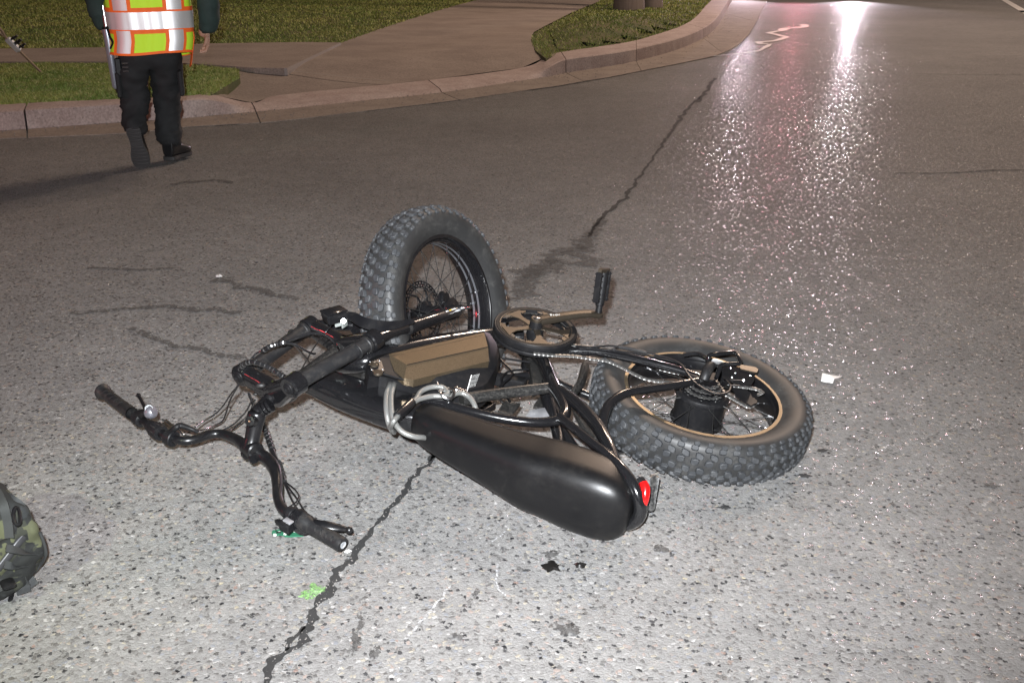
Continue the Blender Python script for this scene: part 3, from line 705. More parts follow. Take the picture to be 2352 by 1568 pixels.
# gussets, brackets
mb = MB(); c_ = at(1169, 937, -.030); mb.box(c_, XB, ZB, N, .040, .062, .006); part('bracket', mb, 'gloss_dusty')
mb = MB(); c_ = at(1243, 925, -.045); mb.box(c_, XB, ZB, N, .024, .060, .010); part('bracket', mb, 'gloss_dusty')
mb = MB(); mb.tube([at(1344, 842, .0), at(1334, 880, .0), at(1317, 905, .0), at(1322, 940, -.01), at(1345, 985, -.01), at(1372, 1012, .0)], [.012, .012, .011, .010, .010, .010], 8, 4, flat=1.3); part('wheel_brace', mb, 'gloss_dusty')
mb = MB(); mb.prism([at(x, y, -.02) for x, y in ((1175, 790), (1205, 800), (1250, 835), (1240, 905), (1222, 912), (1214, 850))], N*.025); part('gusset', mb, 'gloss_dusty')
mb = MB(); mb.box(at(1172, 876, -.045), (at(1133, 868, -.045)-at(1214, 884, -.045)), ZB, N, .085, .035, .03, .004); part('controller_box', mb, 'plastic')
mb = MB(); a_, b_ = at(1215, 868, -.05), at(1238, 872, -.05); mb.cyl(a_, b_, .018, 16, bev=.003); part('end_cap', mb, 'gloss')
mb = MB()
mb.tube([at(1217, 832, .01), at(1156, 823, .012), at(1152, 828, .012), at(1178, 858, .01), at(1150, 885, .0), at(1148, 915, -.005), at(1156, 925, -.01)], .0032, 7, 3)
mb.tube([at(1214, 848, .0), at(1172, 852, .0), at(1152, 868, .0), at(1160, 905, -.01), at(1172, 922, -.01)], .0032, 7, 3)
part('wire_bracket', mb, 'satin')
mb = MB(); mb.ring_loft([[at(1208+dx, 948+dy, -.04+w) for dx, dy in ((0, 8), (10, -6), (40, -12), (68, -8), (72, 4), (66, 14), (30, 16))] for w in (-.012, .012)]); part('kickstand_foot', mb, simple('scuffed_clear_plastic', (.25, .25, .26), .35, dust=.9, dustc=(.5, .5, .5), dsc=60))
mb = MB(); mb.cyl(at(1292, 957, -.02), at(1300, 945, -.02), .010, 12); part('seat_bolt', mb, 'white')

# ---- seat (lofted pad)
def seat_ring(X, zc, wc, hw, up, dn, crn, exr=4.4, n=44):
    pts = []
    for k in range(n):
        a = 2*math.pi*(k+.5)/n; ca, sa = math.cos(a), math.sin(a)
        u = math.copysign(abs(ca)**(2/exr), ca); v = math.copysign(abs(sa)**(2/exr), sa)
        v = v*(up if v > 0 else dn)
        pts.append(L(X, zc+v*(1-crn*abs(u)**3*(v > 0)), wc+hw*u))
    return pts
def Z_(x, y, w): return loc(at(x, y, w))
SS = [  # X, centre z, centre w, half width, up, down
 (.626, .470, .006, .008, .010, .010), (.621, .470, .006, .026, .028, .026), (.606, .474, .006, .038, .042, .036), (.570, .482, .005, .046, .052, .042), (.510, .492, .004, .052, .060, .045), (.440, .503, .003, .059, .066, .050),
 (.370, .514, .002, .067, .072, .056), (.300, .524, .001, .077, .078, .064), (.250, .528, .004, .082, .078, .066), (.190, .536, .006, .087, .078, .066), (.135, .544, .008, .088, .074, .062), (.095, .550, .008, .083, .066, .056), (.068, .555, .008, .070, .054, .046), (.050, .558, .008, .050, .040, .032), (.042, .560, .008, .020, .018, .014)]
q = catmull(SS, 4); mb = MB(); mb.ring_loft([seat_ring(a[0], a[1], a[2], max(a[3], .004), max(a[4], .004), max(a[5], .004), .18) for a in q])
seat = part('seat', mb, 'seat', ang=80)
mb = MB(); pan = [L(a[0], a[1]-a[5]*.92, a[2]+a[3]*.80) for a in SS[1:-1]]+[L(a[0], a[1]-a[5]*.92, a[2]-a[3]*.80) for a in SS[1:-1]][::-1]
mb.prism(pan, -ZB*.006); obj('seat_pan', mb, M['plastic'], seat)
mb = MB()
for x, y, s_ in ((1418, 1066, .010), (1424, 1068, .009), (1428, 1075, .008), (1434, 1085, .006)):
    mb.ball(at(x, y, .074), s_, 7, 5, (.8, .5, .35), (XB, ZB, N))
obj('torn_vinyl', mb, simple('torn_seat_backing', (.55, .55, .55), .9, bump=.8, bsc=200), seat)

# ---- tail lamp and bracket
lamp_m = MB()
pl = [at(1466, 1106, .05), at(1478, 1098, .05), at(1488, 1102, .05), at(1493, 1122, .04), at(1490, 1140, .03), at(1480, 1165, .01), at(1474, 1178, 0)]
lamp_m.tube([at(1477, 1106, .085), at(1482, 1122, .075), at(1481, 1145, .058), at(1476, 1166, .035), at(1471, 1180, .020)], [.009, .0115, .010, .007, .003], 12, 5)
part('tail_reflector', lamp_m, 'red_lens')
mb = MB(); mb.tube([at(1468, 1100, .046), at(1472, 1112, .040), at(1470, 1130, .03)], [.012, .014, .010], 10, 3); part('reflector_housing', mb, 'plastic')
mb = MB(); mb.prism([at(x, y, w) for x, y, w in ((1490, 1094, .03), (1494, 1090, .03), (1505, 1090, .03), (1509, 1095, .03), (1498, 1168, -.025), (1494, 1172, -.028), (1478, 1172, -.028))], XB*-.006); part('plate_bracket', mb, 'gloss_dusty')

# ---- battery
bat = MB()
def poly(pts, w): return [atb(x, y, w) for x, y in pts]
lo = [(843, 830), (862, 818), (892, 812), (1113, 763), (1126, 768), (1141, 790), (1148, 818), (1141, 845), (1120, 882), (1108, 890), (1074, 900), (950, 884), (928, 882), (872, 866), (846, 868), (840, 848)]
def shrink(pts, k):
    cx = sum(p[0] for p in pts)/len(pts); cy = sum(p[1] for p in pts)/len(pts); return [(cx+(x-cx)*k, cy+(y-cy)*k) for x, y in pts]
def locpoly(pts, w, k, w2):       # take the outline at offset w, rebuild it at w2 scaled by k
    q = [loc(atb(x, y, w)) for x, y in pts]; cx = sum(p[0] for p in q)/len(q); cz = sum(p[1] for p in q)/len(q)
    return [L(cx+(a-cx)*k, cz+(b-cz)*k, w2+lift_(cx+(a-cx)*k)) for a, b, _ in q]
inn = [(852, 836), (866, 824), (890, 814), (1110, 764), (1116, 772), (1122, 790), (1125, 812), (1123, 831), (1080, 842), (1040, 853), (1000, 862), (950, 874), (928, 870), (890, 859), (868, 853), (856, 846)]
bat.ring_loft([locpoly(lo, .012, 1.0, -.050), locpoly(lo, .012, 1.01, -.02), locpoly(lo, .012, 1.0, .008), locpoly(lo, .014, .99, .018), locpoly(inn, .038, 1.03, .036), locpoly(inn, .038, 1.0, .038)])
battery = part('battery', bat, 'plastic', ang=30)
cv = [atb(*p) for p in ((893, 813, .038), (1112, 763, .038), (1121, 797, .057), (935, 838, .057), (1123, 829, .044), (950, 872, .044), (928, 868, .042), (906, 851, .040), (898, 832, .039), (905, 818, .041), (1108, 770, .041))]
sk_ = [p-N*.02 for p in cv]; o_r = [0, 8, 7, 6, 5, 4, 2, 1]
fs_ = [(0, 1, 2, 3), (3, 2, 4, 5, 6), (0, 3, 6, 7, 8)]+[(o_r[i], o_r[(i+1) % 8], o_r[(i+1) % 8]+11, o_r[i]+11) for i in range(8)]
obj('battery_cover', (cv+sk_, fs_), M['cover_sheen'], battery, ang=10)
mb = MB(); mb.tube([cv[3]+N*.0008, cv[2]+N*.0008], .0009, 5, 1); mb.tube([cv[9], cv[9].lerp(cv[10], .999)], .0007, 5, 1); obj('cover_groove', mb, M['plastic'], battery)
mb = MB(); kp = [(846, 838), (852, 829), (868, 824), (877, 830), (884, 852), (878, 858), (862, 860), (852, 852)]
mb.ring_loft([locpoly(kp, .040, 1.0, .034), locpoly(kp, .040, .93, .0415)]); obj('lock_panel', mb, M['satin'], battery, ang=20)
mb = MB(); c_ = atb(860, 838, .042); mb.lathe([(.0001, .003), (.004, .0035), (.0075, .003), (.009, .0015), (.010, .004), (.0115, .004), (.012, 0)], c_, N, 24); obj('key_lock', mb, M['satin_sheen'], battery)
mb = MB(); c_ = atb(868, 856, .043); mb.lathe([(.0001, .003), (.0115, .003), (.0125, .001), (.0125, -.002)], c_, N, 24); obj('charge_port_cap', mb, M['satin_sheen'], battery)
mb = MB(); 
for p_ in ((850, 831), (872, 828), (879, 848), (854, 849)): mb.ball(atb(*p_, .043), .0016, 6, 4)
obj('screw', mb, M['steel'], battery)
# printed warning label: rows of tiny lines on the lower flank
mb = MB(); l0, l1, l2 = atb(1083, 861, .031), atb(1107, 855, .031), atb(1071, 894, .019)
for k in range(9):
    s_ = .06+.09*k; a = l0.lerp(l1, s_); d_ = l2-l0; e_ = .97 if k else .80
    for m_ in range(3):
        b0 = a+d_*(.05+.31*m_); b1 = a+d_*(.05+.31*m_+.26*e_)
        mb.box((b0+b1)/2, b1-b0, N.cross(b1-b0), N, (b1-b0).length, .0007, .0005)
obj('warning_label', mb, simple('grey_print', (.38, .38, .37), .5), battery, smooth=False)
mb = MB(); a, b = atb(1083, 861, .0305), atb(1073, 897, .018); mb.box((a+b)/2, b-a, N.cross(b-a), N, (b-a).length, .002, .0008); obj('label_edge', mb, M['white'], battery)
mb = MB(); a, b, c_, d_ = atb(947, 889, .034), atb(1003, 876, .034), atb(1006, 882, .034), atb(990, 902, .030); mb.tube([a, atb(975, 882, .034), b, c_], .0007, 5, 3); obj('seam', mb, M['spoke_bright'], battery)

# ---- crankset
CR = BB+N*.085
crx, cry, crz = frame(N, XB)
def TC(r, a, w): return CR + r*(math.cos(a)*crx+math.sin(a)*cry) + w*N
def latC(prof, seg=80, closed=True):
    mb = MB(); return mb.ring_loft([[TC(r, 2*math.pi*k/seg, w) for k in range(seg)] for r, w in prof], cap=False, closed=closed)
ring = part('chainring_guard', latC([(.0960, .000), (.0960, -.004), (.1000, -.0060), (.1000, -.016), (.1120, -.017), (.1155, -.015), (.1170, -.009), (.1170, .001), (.1140, .004), (.1100, .003), (.1090, .0045), (.1010, .0045)]), 'plastic', ang=20)
obj('guard_edge', latC([(.1015, .0046), (.1003, .0052), (.0985, .0046), (.1000, .0040)]), M['satin_sheen'], ring)
obj('guard_rib', latC([(.1150, -.0175), (.1172, -.020), (.1168, -.026), (.1140, -.029), (.100, -.029), (.100, -.0175)]), M['plastic'], ring)
mb = MB(); nt = 48; pts = []
for j in range(nt*4):
    a = 2*math.pi*j/(nt*4); pts.append(TC(.0975+(.004 if j % 4 in (1, 2) else 0), a, -.010))
inner = [TC(.086, 2*math.pi*j/(nt*4), -.010) for j in range(nt*4)]
mb.ring_loft([pts, inner, [p+N*.003 for p in inner], [p+N*.003 for p in pts]], closed=True); obj('chainring', mb, M['satin'], ring, smooth=False)
a0 = math.atan2((at(1372, 720, .11)-CR).dot(cry), (at(1372, 720, .11)-CR).dot(crx))
for k in range(5):
    a = a0 + math.pi + (k-2)*2*math.pi/5*1.0
    if k in (0, 4, 1, 2, 3):
        mb = MB(); rr = [(.018, .55), (.040, .20), (.062, .13), (.074, .18), (.088, .24), (.0985, .30)]
        l_ = [TC(r, a-h, .001) for r, h in rr]; r_ = [TC(r, a+h, .001) for r, h in rr]
        mb.prism(l_+r_[::-1], N*.0035)
        obj('spider_arm', mb, M['satin_sheen'], ring, ang=20)
for k in range(10):                       # windows between the arms: small shaped tabs
    a = a0 + math.pi + (k+.5)*2*math.pi/10
    mb = MB(); mb.prism([TC(.0985, a-.16, .0), TC(.087, a-.12, .0), TC(.083, a-.02, .0), TC(.087, a+.10, .0), TC(.0985, a+.14, .0)], N*.003); obj('ring_tab', mb, M['satin_sheen'] if k % 2 else M['satin'], ring, ang=20)
boss = MB(); boss.lathe([(.0001, .030), (.0135, .030), (.0165, .028), (.018, .022), (.019, .0), (.023, -.004), (.024, -.02), (.020, -.034)], CR, N, 28); 
pe = at(1374, 722, .112); b0 = CR+N*.022
crank = MB()
dirc = (pe-b0); pj = [b0, b0+dirc*.20+N*.002, b0+dirc*.5+N*.006, b0+dirc*.8+N*.006, pe]
wds = [.0165, .0160, .0150, .0145, .0150]; hs_ = [.0100, .0100, .0090, .0085, .0085]; rings = []
qq = catmull([list(p)+[a, b] for p, a, b in zip(pj, wds, hs_)], 5)
for i, a in enumerate(qq):
    p = Vector(a[:3]); t_ = Vector(qq[min(i+1, len(qq)-1)][:3])-Vector(qq[max(i-1, 0)][:3]); t_.normalize(); sd = t_.cross(N).normalized()
    rings.append([p+sd*(a[3]*math.copysign(abs(math.cos(g))**.5, math.cos(g)))+N*(a[4]*math.copysign(abs(math.sin(g))**.5, math.sin(g))) for g in [2*math.pi*(k+.5)/16 for k in range(16)]])
crank.ring_loft(rings); crank.cyl(pe-N*.0065, pe+N*.0065, .0145, 20, bev=.0015); crank.cyl(b0-N*.008, b0+N*.0095, .0175, 24, bev=.002)
ck = part('crank_arm', crank, 'satin_sheen', ang=35); obj('crank_boss', boss, M['plastic'], ck)
mb = MB(); mb.lathe([(.0001, .002), (.0065, .002), (.0085, .001), (.011, .0025), (.0125, .001)], b0+N*.009, N, 24); obj('crank_bolt_cap', mb, M['steel'], ck)
def text(body, c, xd, nrm, size, m, parent, name):
    cu = bpy.data.curves.new(name, 'FONT'); cu.body = body; cu.size = size; cu.align_x = 'CENTER'; cu.align_y = 'CENTER'; cu.extrude = .0002
    tmp = bpy.data.objects.new('tmp', cu); col.objects.link(tmp)
    me = bpy.data.meshes.new_from_object(tmp.evaluated_get(bpy.context.evaluated_depsgraph_get())); bpy.data.objects.remove(tmp)
    me.name = name; me.materials.clear(); me.materials.append(m)
    X = Vector(xd).normalized(); Z = Vector(nrm).normalized(); X = (X-Z*X.dot(Z)).normalized(); Y = Z.cross(X)
    Mx = Matrix((X, Y, Z)).transposed().to_4x4(); Mx.translation = c
    return place(me, name, Mx, parent)
text('Prowheel', b0+dirc*.36+N*.0135, dirc, N, .016, M['white'], ck, 'lettering')
# left crank arm underneath
lc0 = BB-N*.07; ld = -(dirc-N*dirc.dot(N)); mb = MB(); e_ = lc0+ld*.98-N*.012; e_.z = max(e_.z, .03)
mb.tube([lc0, e_], .011, 10, 1, flat=1.2); part('crank_arm', mb, 'satin')

# ---- pedals
def pedal(c, ax, wdir, ln=.100, wd=.080, th=.022):
    ax = Vector(ax).normalized(); wdir = (Vector(wdir)-ax*Vector(wdir).dot(ax)).normalized(); tn = ax.cross(wdir)
    sp = MB(); sp.cyl(c, c+ax*.024, .0095, 12); sp.cyl(c+ax*.020, c+ax*(.024+ln), .0125, 14, r2=.0135, bev=.001)
    o = part('pedal', sp, 'plastic')
    for sg in (1, -1):
        mb = MB(); a = c+ax*.028+wdir*sg*wd/2; b = c+ax*(.022+ln)+wdir*sg*wd/2
        mb.box((a+b)/2, ax, wdir, tn, ln-.012, .006, th, .001)
        for k in range(5): 
            p = a.lerp(b, (k+.5)/5)
            for s2 in (1, -1): mb.box(p+tn*s2*(th/2+.001), ax, wdir, tn, .003, .003, .004)
        obj('pedal_rail', mb, M['satin'], o)
        for k in range(3):
            p = a.lerp(b, (k+.4)/2.9); mb = MB(); mb.box(p-wdir*sg*wd/4, wdir, ax, tn, wd/2, .004, th*.55); obj('pedal_bar', mb, M['satin'], o)
    e = c+ax*(.024+ln); mb = MB()
    mb.ring_loft([[e+ax*h+wdir*u*k+tn*v*k for u, v in ((wd/2, th*.3), (wd*.2, th*.62), (-wd*.2, th*.62), (-wd/2, th*.3), (-wd/2, -th*.3), (-wd*.2, -th*.62), (wd*.2, -th*.62), (wd/2, -th*.3))] for h, k in ((-.006, 1.02), (.003, .95), (.005, .8))])
    obj('pedal_end', mb, M['satin_sheen'], o)
pt = at(1388, 618, .235); pax = (pt-pe-N*.006).normalized()
pedal(pe+N*.006, pax, Vector((.42, .88, .1)), ln=(pt-pe).length-.032, wd=.074, th=.018)
lpe = e_-N*.008
pedal(Vector((lpe.x, lpe.y, .032)), XB*-.3+Vector((-.2, .9, 0))*.0+Vector((0.2, 1, 0)), Vector((1, 0, .0)), ln=.085, wd=.07, th=.02)

# ---- chain: one mesh shared by the links
lk = MB()
for sg in (1, -1): lk.tube([(-.0063, 0, sg*.0026), (-.003, 0, sg*.0026), (0, 0, sg*.0026), (.003, 0, sg*.0026), (.0063, 0, sg*.0026)], [.0036, .0042, .0026, .0042, .0036], 6, 1, flat=1)
lv = [(x, y, (z_ if abs(z_) < 1 else z_)) for x, y, z_ in lk.v]
lk.v = [(x, y, math.copysign(.0026, z_)+(z_-math.copysign(.0026, z_))*.22) for x, y, z_ in lk.v]
lk.cyl((-.0052, 0, -.0034), (-.0052, 0, .0034), .0030, 8); lk.cyl((.0052, 0, -.0034), (.0052, 0, .0034), .0030, 8)
lme = bpy.data.meshes.new('chain_link'); lme.from_pydata(lk.v, [], lk.f); finish(lme); lme.materials.append(M['chain'])
chain = None
def run(pts, nrm=N, first=False):
    global chain
    q = catmull(pts, 30); q = [Vector(p) for p in q]; acc = 0; k = 0; pos = []
    for a, b in zip(q[:-1], q[1:]):
        d_ = (b-a).length
        while acc <= d_:
            pos.append((a.lerp(b, acc/d_) if d_ else a, (b-a).normalized())); acc += .0118
        acc -= d_
    for p, t_ in pos:
        zz = (nrm-t_*nrm.dot(t_)).normalized(); yy = zz.cross(t_)
        if k % 2: pass
        k += 1
        Mx = Matrix((t_, yy, zz)).transposed().to_4x4(); Mx.translation = p
        if chain is None:
            o = bpy.data.objects.new('chain', lme); col.objects.link(o); o.rotation_mode = 'QUATERNION'; o.rotation_quaternion = Mx.to_quaternion()
            chain = o; WLOC['chain'] = p; o.parent = bike; o.location = p-WLOC[bike.name]; chain_q = Mx.to_quaternion()
            # keep the part unrotated so that its links can hang from it by plain offsets
            me2 = lme.copy(); me2.transform(Mx.to_quaternion().to_matrix().to_4x4()); o.data = me2; o.rotation_quaternion = (1, 0, 0, 0)
        else: place(lme, 'chain_link', Mx, chain)
wch = .060
run([at(1288, 786, .075), at(1321, 793, .073), at(1370, 799, .068), at(1430, 815, .062), at(1516, 847, .060), at(1580, 862, .058), at(1612, 872, .056)])
run([at(1232, 812, .073), at(1275, 816, .072), at(1321, 818, .070), at(1360, 824, .066), at(1394, 829, .064), at(1430, 844, .062), at(1457, 859, .060), at(1491, 872, .058), at(1540, 878, .058), at(1590, 885, .060)])
run([TC(.099, a0+math.pi*.0+k*.25-2.2, -.0085) for k in range(16)])
run([at(1690, 886, .090), at(1712, 889, .090), at(1735, 893, .088), at(1750, 900, .084), at(1742, 906, .080)])
run([at(1694, 898, .075), at(1708, 908, .072), at(1722, 918, .070), at(1732, 928, .068), at(1720, 934, .066), at(1700, 925, .066), at(1676, 911, .068), at(1660, 903, .070)])

# ---- derailleur, guard loop, torque parts
mb = MB(); mb.tube([at(1626, 845, .100), at(1627, 825, .125), at(1632, 815, .135), at(1660, 812, .140), at(1688, 810, .140), at(1697, 822, .140), at(1699, 834, .135), at(1680, 836, .130), at(1658, 838, .125), at(1652, 850, .115), at(1645, 869, .100)], .0062, 10, 3)
part('derailleur_guard', mb, 'gloss', ang=60)
der = MB(); c_ = at(1680, 858, .105); dx_ = (at(1720, 868, .105)-at(1660, 852, .105)).normalized(); dz_ = N.cross(dx_)
der.ring_loft([[at(x, y, w) for x, y in ((1657, 845), (1664, 838), (1686, 842), (1720, 850), (1734, 858), (1733, 872), (1726, 884), (1705, 886), (1680, 878), (1660, 868))] for w in (.095, .112)])
dero = part('derailleur', der, simple('matte_black_casting', (.010, .010, .011), .85, spec=.08), ang=30)
mb = MB(); mb.prism([at(x, y, .114) for x, y in ((1696, 839), (1733, 845), (1741, 850), (1739, 857), (1732, 857), (1700, 849))], N*.004); obj('derailleur_lever', mb, M['satin_sheen'], dero)
for p_, r_ in (((1678, 845), .0018), ((1689, 857), .0016), ((1681, 866), .0016), ((1723, 862), .0020), ((1708, 873), .0030)):
    mb = MB(); mb.cyl(at(*p_, .112), at(*p_, .1165), r_, 10, bev=.0008); obj('derailleur_bolt', mb, M['steel'], dero)
mb = MB(); mb.tube([at(1678, 872, .115), at(1704, 873, .116)], .0012, 6, 1); mb.tube([at(1670, 884, .110), at(1700, 886, .110)], .0022, 6, 1); obj('cable_wire', mb, M['steel'], dero)
mb = MB(); mb.prism([at(x, y, .078) for x, y in ((1680, 888), (1700, 884), (1722, 905), (1735, 928), (1724, 934), (1690, 912))], N*.004); obj('pulley_cage', mb, M['plastic'], dero)
for p_ in ((1698, 898), (1722, 922)):
    mb = MB(); pts = [at(*p_, .072)+(.017+(.002 if j % 3 else 0))*(math.cos(2*math.pi*j/33)*XB+math.sin(2*math.pi*j/33)*ZB) for j in range(33)]; mb.prism(pts, N*.005); obj('pulley', mb, M['plastic'], dero, smooth=False)
mb = MB(); mb.tube([at(1617, 874, .098), at(1622, 858, .112), at(1630, 842, .120), at(1640, 838, .122)], [.012, .014, .014, .009], 12, 4); part('axle_cap', mb, 'rubber')
mb = MB(); mb.cyl(at(1613, 872, .098), at(1611, 868, .104), .008, 6); part('axle_nut', mb, 'steel')
mb = MB(); mb.tube([at(1570, 815, .075), at(1600, 812, .085), at(1622, 822, .100), at(1628, 838, .105)], [.006, .006, .0055, .005], 8, 4); part('motor_cable', mb, 'hose')

# ---- cables along the chain stay
def hose(name, pts, r=.0026, m='hose', n=7, sub=6): mb = MB(); mb.tube(pts, r, n, sub); return part(name, mb, m)
hose('brake_cable', [at(1322, 795, .080), at(1362, 797, .090), at(1402, 794, .096), at(1440, 800, .100), at(1476, 808, .104), at(1526, 820, .108), at(1560, 834, .112), at(1574, 850, .115), at(1582, 862, .116), at(1598, 880, .117), at(1622, 896, .118), at(1650, 905, .118), at(1672, 900, .118), at(1678, 886, .116), at(1668, 874, .112)], .0028)
hose('cable_joint', [at(1420, 797, .102), at(1440, 800, .102), at(1468, 806, .104), at(1484, 810, .104)], [.005, .0062, .0062, .005], 'rubber')
hose('gear_cable', [at(1330, 800, .074), at(1400, 804, .086), at(1480, 815, .098), at(1545, 830, .104), at(1575, 842, .108)], .0022)

# ---- fork
def fcyl(a, b, r, n=20, **k): mb = MB(); mb.cyl(a, b, r, n, **k); return mb
f1 = hax
def crown(name, A, B, S, ra, th, thr):
    mb = MB()
    for c_ in (A, B): mb.cyl(c_-f1*th, c_+f1*th, ra, 26, bev=.004)
    side = (A-B).normalized(); upn = f1.cross(side).normalized()
    q = catmull([list(B)+[.022, th*.95], list(B.lerp(S, .5))+[.027, th*.92], list(S)+[.034, th], list(A.lerp(S, .5))+[.028, th*.92], list(A)+[.022, th*.95]], 6); rings = []
    for i, a in enumerate(q):
        p = Vector(a[:3]); t_ = Vector(q[min(i+1, len(q)-1)][:3])-Vector(q[max(i-1, 0)][:3]); t_ = (t_-f1*t_.dot(f1)).normalized(); u_ = t_.cross(f1)
        rings.append([p+u_*(a[3]*math.copysign(abs(math.cos(g))**.5, math.cos(g)))+f1*(a[4]*math.copysign(abs(math.sin(g))**.5, math.sin(g))) for g in [2*math.pi*(k+.5)/16 for k in range(16)]])
    mb.ring_loft(rings); return part(name, mb, 'gloss', ang=35)
S1 = G(632, 903, .232); S2 = G(790, 798, .268)
cu = crown('upper_fork_crown', HA, HB, S1, .0285, .021, .02)
for c_, r_ in ((G(598, 885, .268), .0085), (G(586, 905, .235), .004)):
    mb = MB(); mb.ball(c_, r_, 12, 8, (1.5, .8, .8)); obj('crown_hole', mb, M['rubber'], cu)
cl = crown('lower_fork_crown', LA, LB, S2, .0275, .018, .02)
for c_ in (HA, HB):
    mb = MB(); mb.lathe([(.0001, .007), (.006, .007), (.0065, .009), (.0085, .009), (.009, .007), (.014, .006), (.016, .002), (.0175, -.004)], c_-f1*.017, -f1, 22); obj('fork_cap', mb, M['plastic'], cu)
for a, b in ((HA, LA), (HB, LB)):
    sl = part('fork_sleeve', fcyl(a+f1*.017, b-f1*.018, .0195, 24), 'sleeve_grey')
    mb = MB(); mb.cyl(b-f1*.064, b-f1*.058, .0212, 24, bev=.001); mb.cyl(b-f1*.03, b-f1*.018, .0222, 24, bev=.002); obj('sleeve_ring', mb, M['rubber'], sl)
legend = G(1052, 715, .298); sealA = G(940, 752, .312); dA = (legend-LA)
part('fork_stanchion', fcyl(LA+f1*.010, sealA, .0150), 'gloss')
d2 = (legend-sealA).normalized()
mb = MB(); mb.tube([sealA-d2*.006, sealA, sealA+d2*.010, sealA+d2*.012, sealA+d2*.06, legend-d2*.012, legend+d2*.004], [.0195, .0205, .0205, .0185, .0175, .0175, .012], 24, 1); lowA = part('fork_leg', mb, 'gloss')
mb = MB(); mb.tube([sealA-d2*.014, sealA-d2*.010, sealA-d2*.002], [.0175, .0185, .0190], 20, 1); obj('dust_seal', mb, M['rubber'], lowA)
axA = TF(0, 0, .066); 
mb = MB(); mb.tube([legend-d2*.02, legend.lerp(axA, .5)+NF*.006, axA+NF*.01], [.015, .013, .012], 10, 3, flat=.6); obj('fork_dropout', mb, M['plastic'], lowA)
mb = MB(); mb.cyl(axA, axA+NF*.020, .011, 6); mb.cyl(axA+NF*.018, axA+NF*.024, .0075, 14); mb.cyl(axA+NF*.022, axA+NF*.044, .005, 12); obj('axle_nut', mb, M['steel'], lowA)
mb = MB(); mb.lathe([(.0001, .010), (.016, .010), (.021, .006), (.022, -.004), (.016, -.008)], TF(0, 0, .055)+Vector((-.03, .0, .03)), NF, 20); part('hub_cover', mb, 'gloss')
# decal scraps on the lower leg
mb = MB(); up_ = (C0-legend).normalized()
for k, (tt, m_) in enumerate(((.30, 'white'), (.34, 'white'), (.42, 'yellow'), (.46, 'yellow'), (.50, 'white'), (.55, 'white'), (.60, 'white'))):
    p = sealA.lerp(legend, .52+tt*.6); s_ = (up_-d2*up_.dot(d2)).normalized(); s2 = d2.cross(s_); ang_ = -.55
    nn_ = (s_*math.cos(ang_)+s2*math.sin(ang_)); 
    mb = MB(); mb.box(p+nn_*.0176, d2+s2*.5, s2, nn_, .006, .0035, .0006); obj('decal', mb, M[m_], lowA)
sealB = G(826, 747, .300); endB = TF(0, 0, -.085)
part('fork_stanchion', fcyl(LB+f1*.008, sealB, .0155), 'gloss')
d3 = (endB-sealB).normalized(); mb = MB(); mb.tube([sealB-d3*.022, sealB-d3*.020, sealB, sealB+d3*.002, sealB+d3*.05, endB], [.019, .0215, .0215, .0190, .0185, .0175], 22, 1); lowB = part('fork_leg', mb, 'gloss')
for k in range(3): 
    mb = MB(); mb.cyl(sealB-d3*(.016-.007*k), sealB-d3*(.013-.007*k), .0225, 20); obj('seal_ring', mb, M['rubber'], lowB)
mb = MB(); mb.box(TF(.075, math.pi*.5, -.06), NF, (0, 0, 1), (0, 1, 0), .03, .05, .04, .006); part('brake_caliper', mb, 'plastic')
# small lever-like black plate and the lamp box on its steel bracket beside the tyre
def strip(pts, wd, th, nrm, name, m, wdir=None):
    q = catmull([list(p) for p in pts], 5); rings = []
    for i, a in enumerate(q):
        p = Vector(a[:3]); t_ = Vector(q[min(i+1, len(q)-1)])-Vector(q[max(i-1, 0)]); t_.normalize(); n_ = (Vector(nrm)-t_*Vector(nrm).dot(t_)).normalized(); s_ = t_.cross(n_)
        w_ = wd if not isinstance(wd, list) else float(np.interp(i/(len(q)-1), np.linspace(0, 1, len(wd)), wd))
        rings.append([p+s_*w_/2*a1+n_*th/2*b1 for a1, b1 in ((1, 1), (-1, 1), (-1, -1), (1, -1))])
    mb = MB(); mb.ring_loft(rings); return part(name, mb, m)
strip([G(796, 722, .375), G(812, 728, .372), G(838, 742, .362), G(870, 748, .355), G(905, 747, .350), G(950, 737, .350)], [.016, .026, .030, .030, .024, .012], .004, (.1, -.75, .65), 'fork_guard_plate', 'satin')
hl = MB(); p00 = G(768, 727, .372)
hx = (G(797, 722, .372)-G(747, 736, .372)).normalized(); hz = Vector((0, -.22, 1)).normalized(); hy = hz.cross(hx).normalized()
hl.box(p00, hx, hy, hz, .056, .032, .030, .004, top=1.10); head_l = part('headlamp', hl, 'plastic')
hl = MB(); hl.box(p00+hz*.017, hx, hy, hz, .064, .038, .006, .002); obj('lamp_rim', hl, M['gloss'], head_l)
mb = MB(); mb.box(G(791, 741, .352), (G(798, 735, .35)-G(781, 745, .35)), hy, hz, .028, .004, .026, .001); mb.box(G(779, 742, .352), hx, hy, hz, .026, .004, .018, .001); mb.ball(G(772, 735, .36), .005, 8, 6); obj('lamp_bracket', mb, simple('zinc_bracket', (.40, .43, .41), .5, .3), head_l)
mb = MB(); mb.cyl(G(789, 737, .365), G(789, 738, .357), .007, 12, bev=.001); obj('bracket_bolt', mb, M['steel'], head_l)
mb = MB(); mb.cyl(G(799, 722, .372), G(811, 723, .368), .0035, 8); obj('lamp_wire_stub', mb, simple('pink_wire_stub', (.62, .45, .45), .5), head_l)

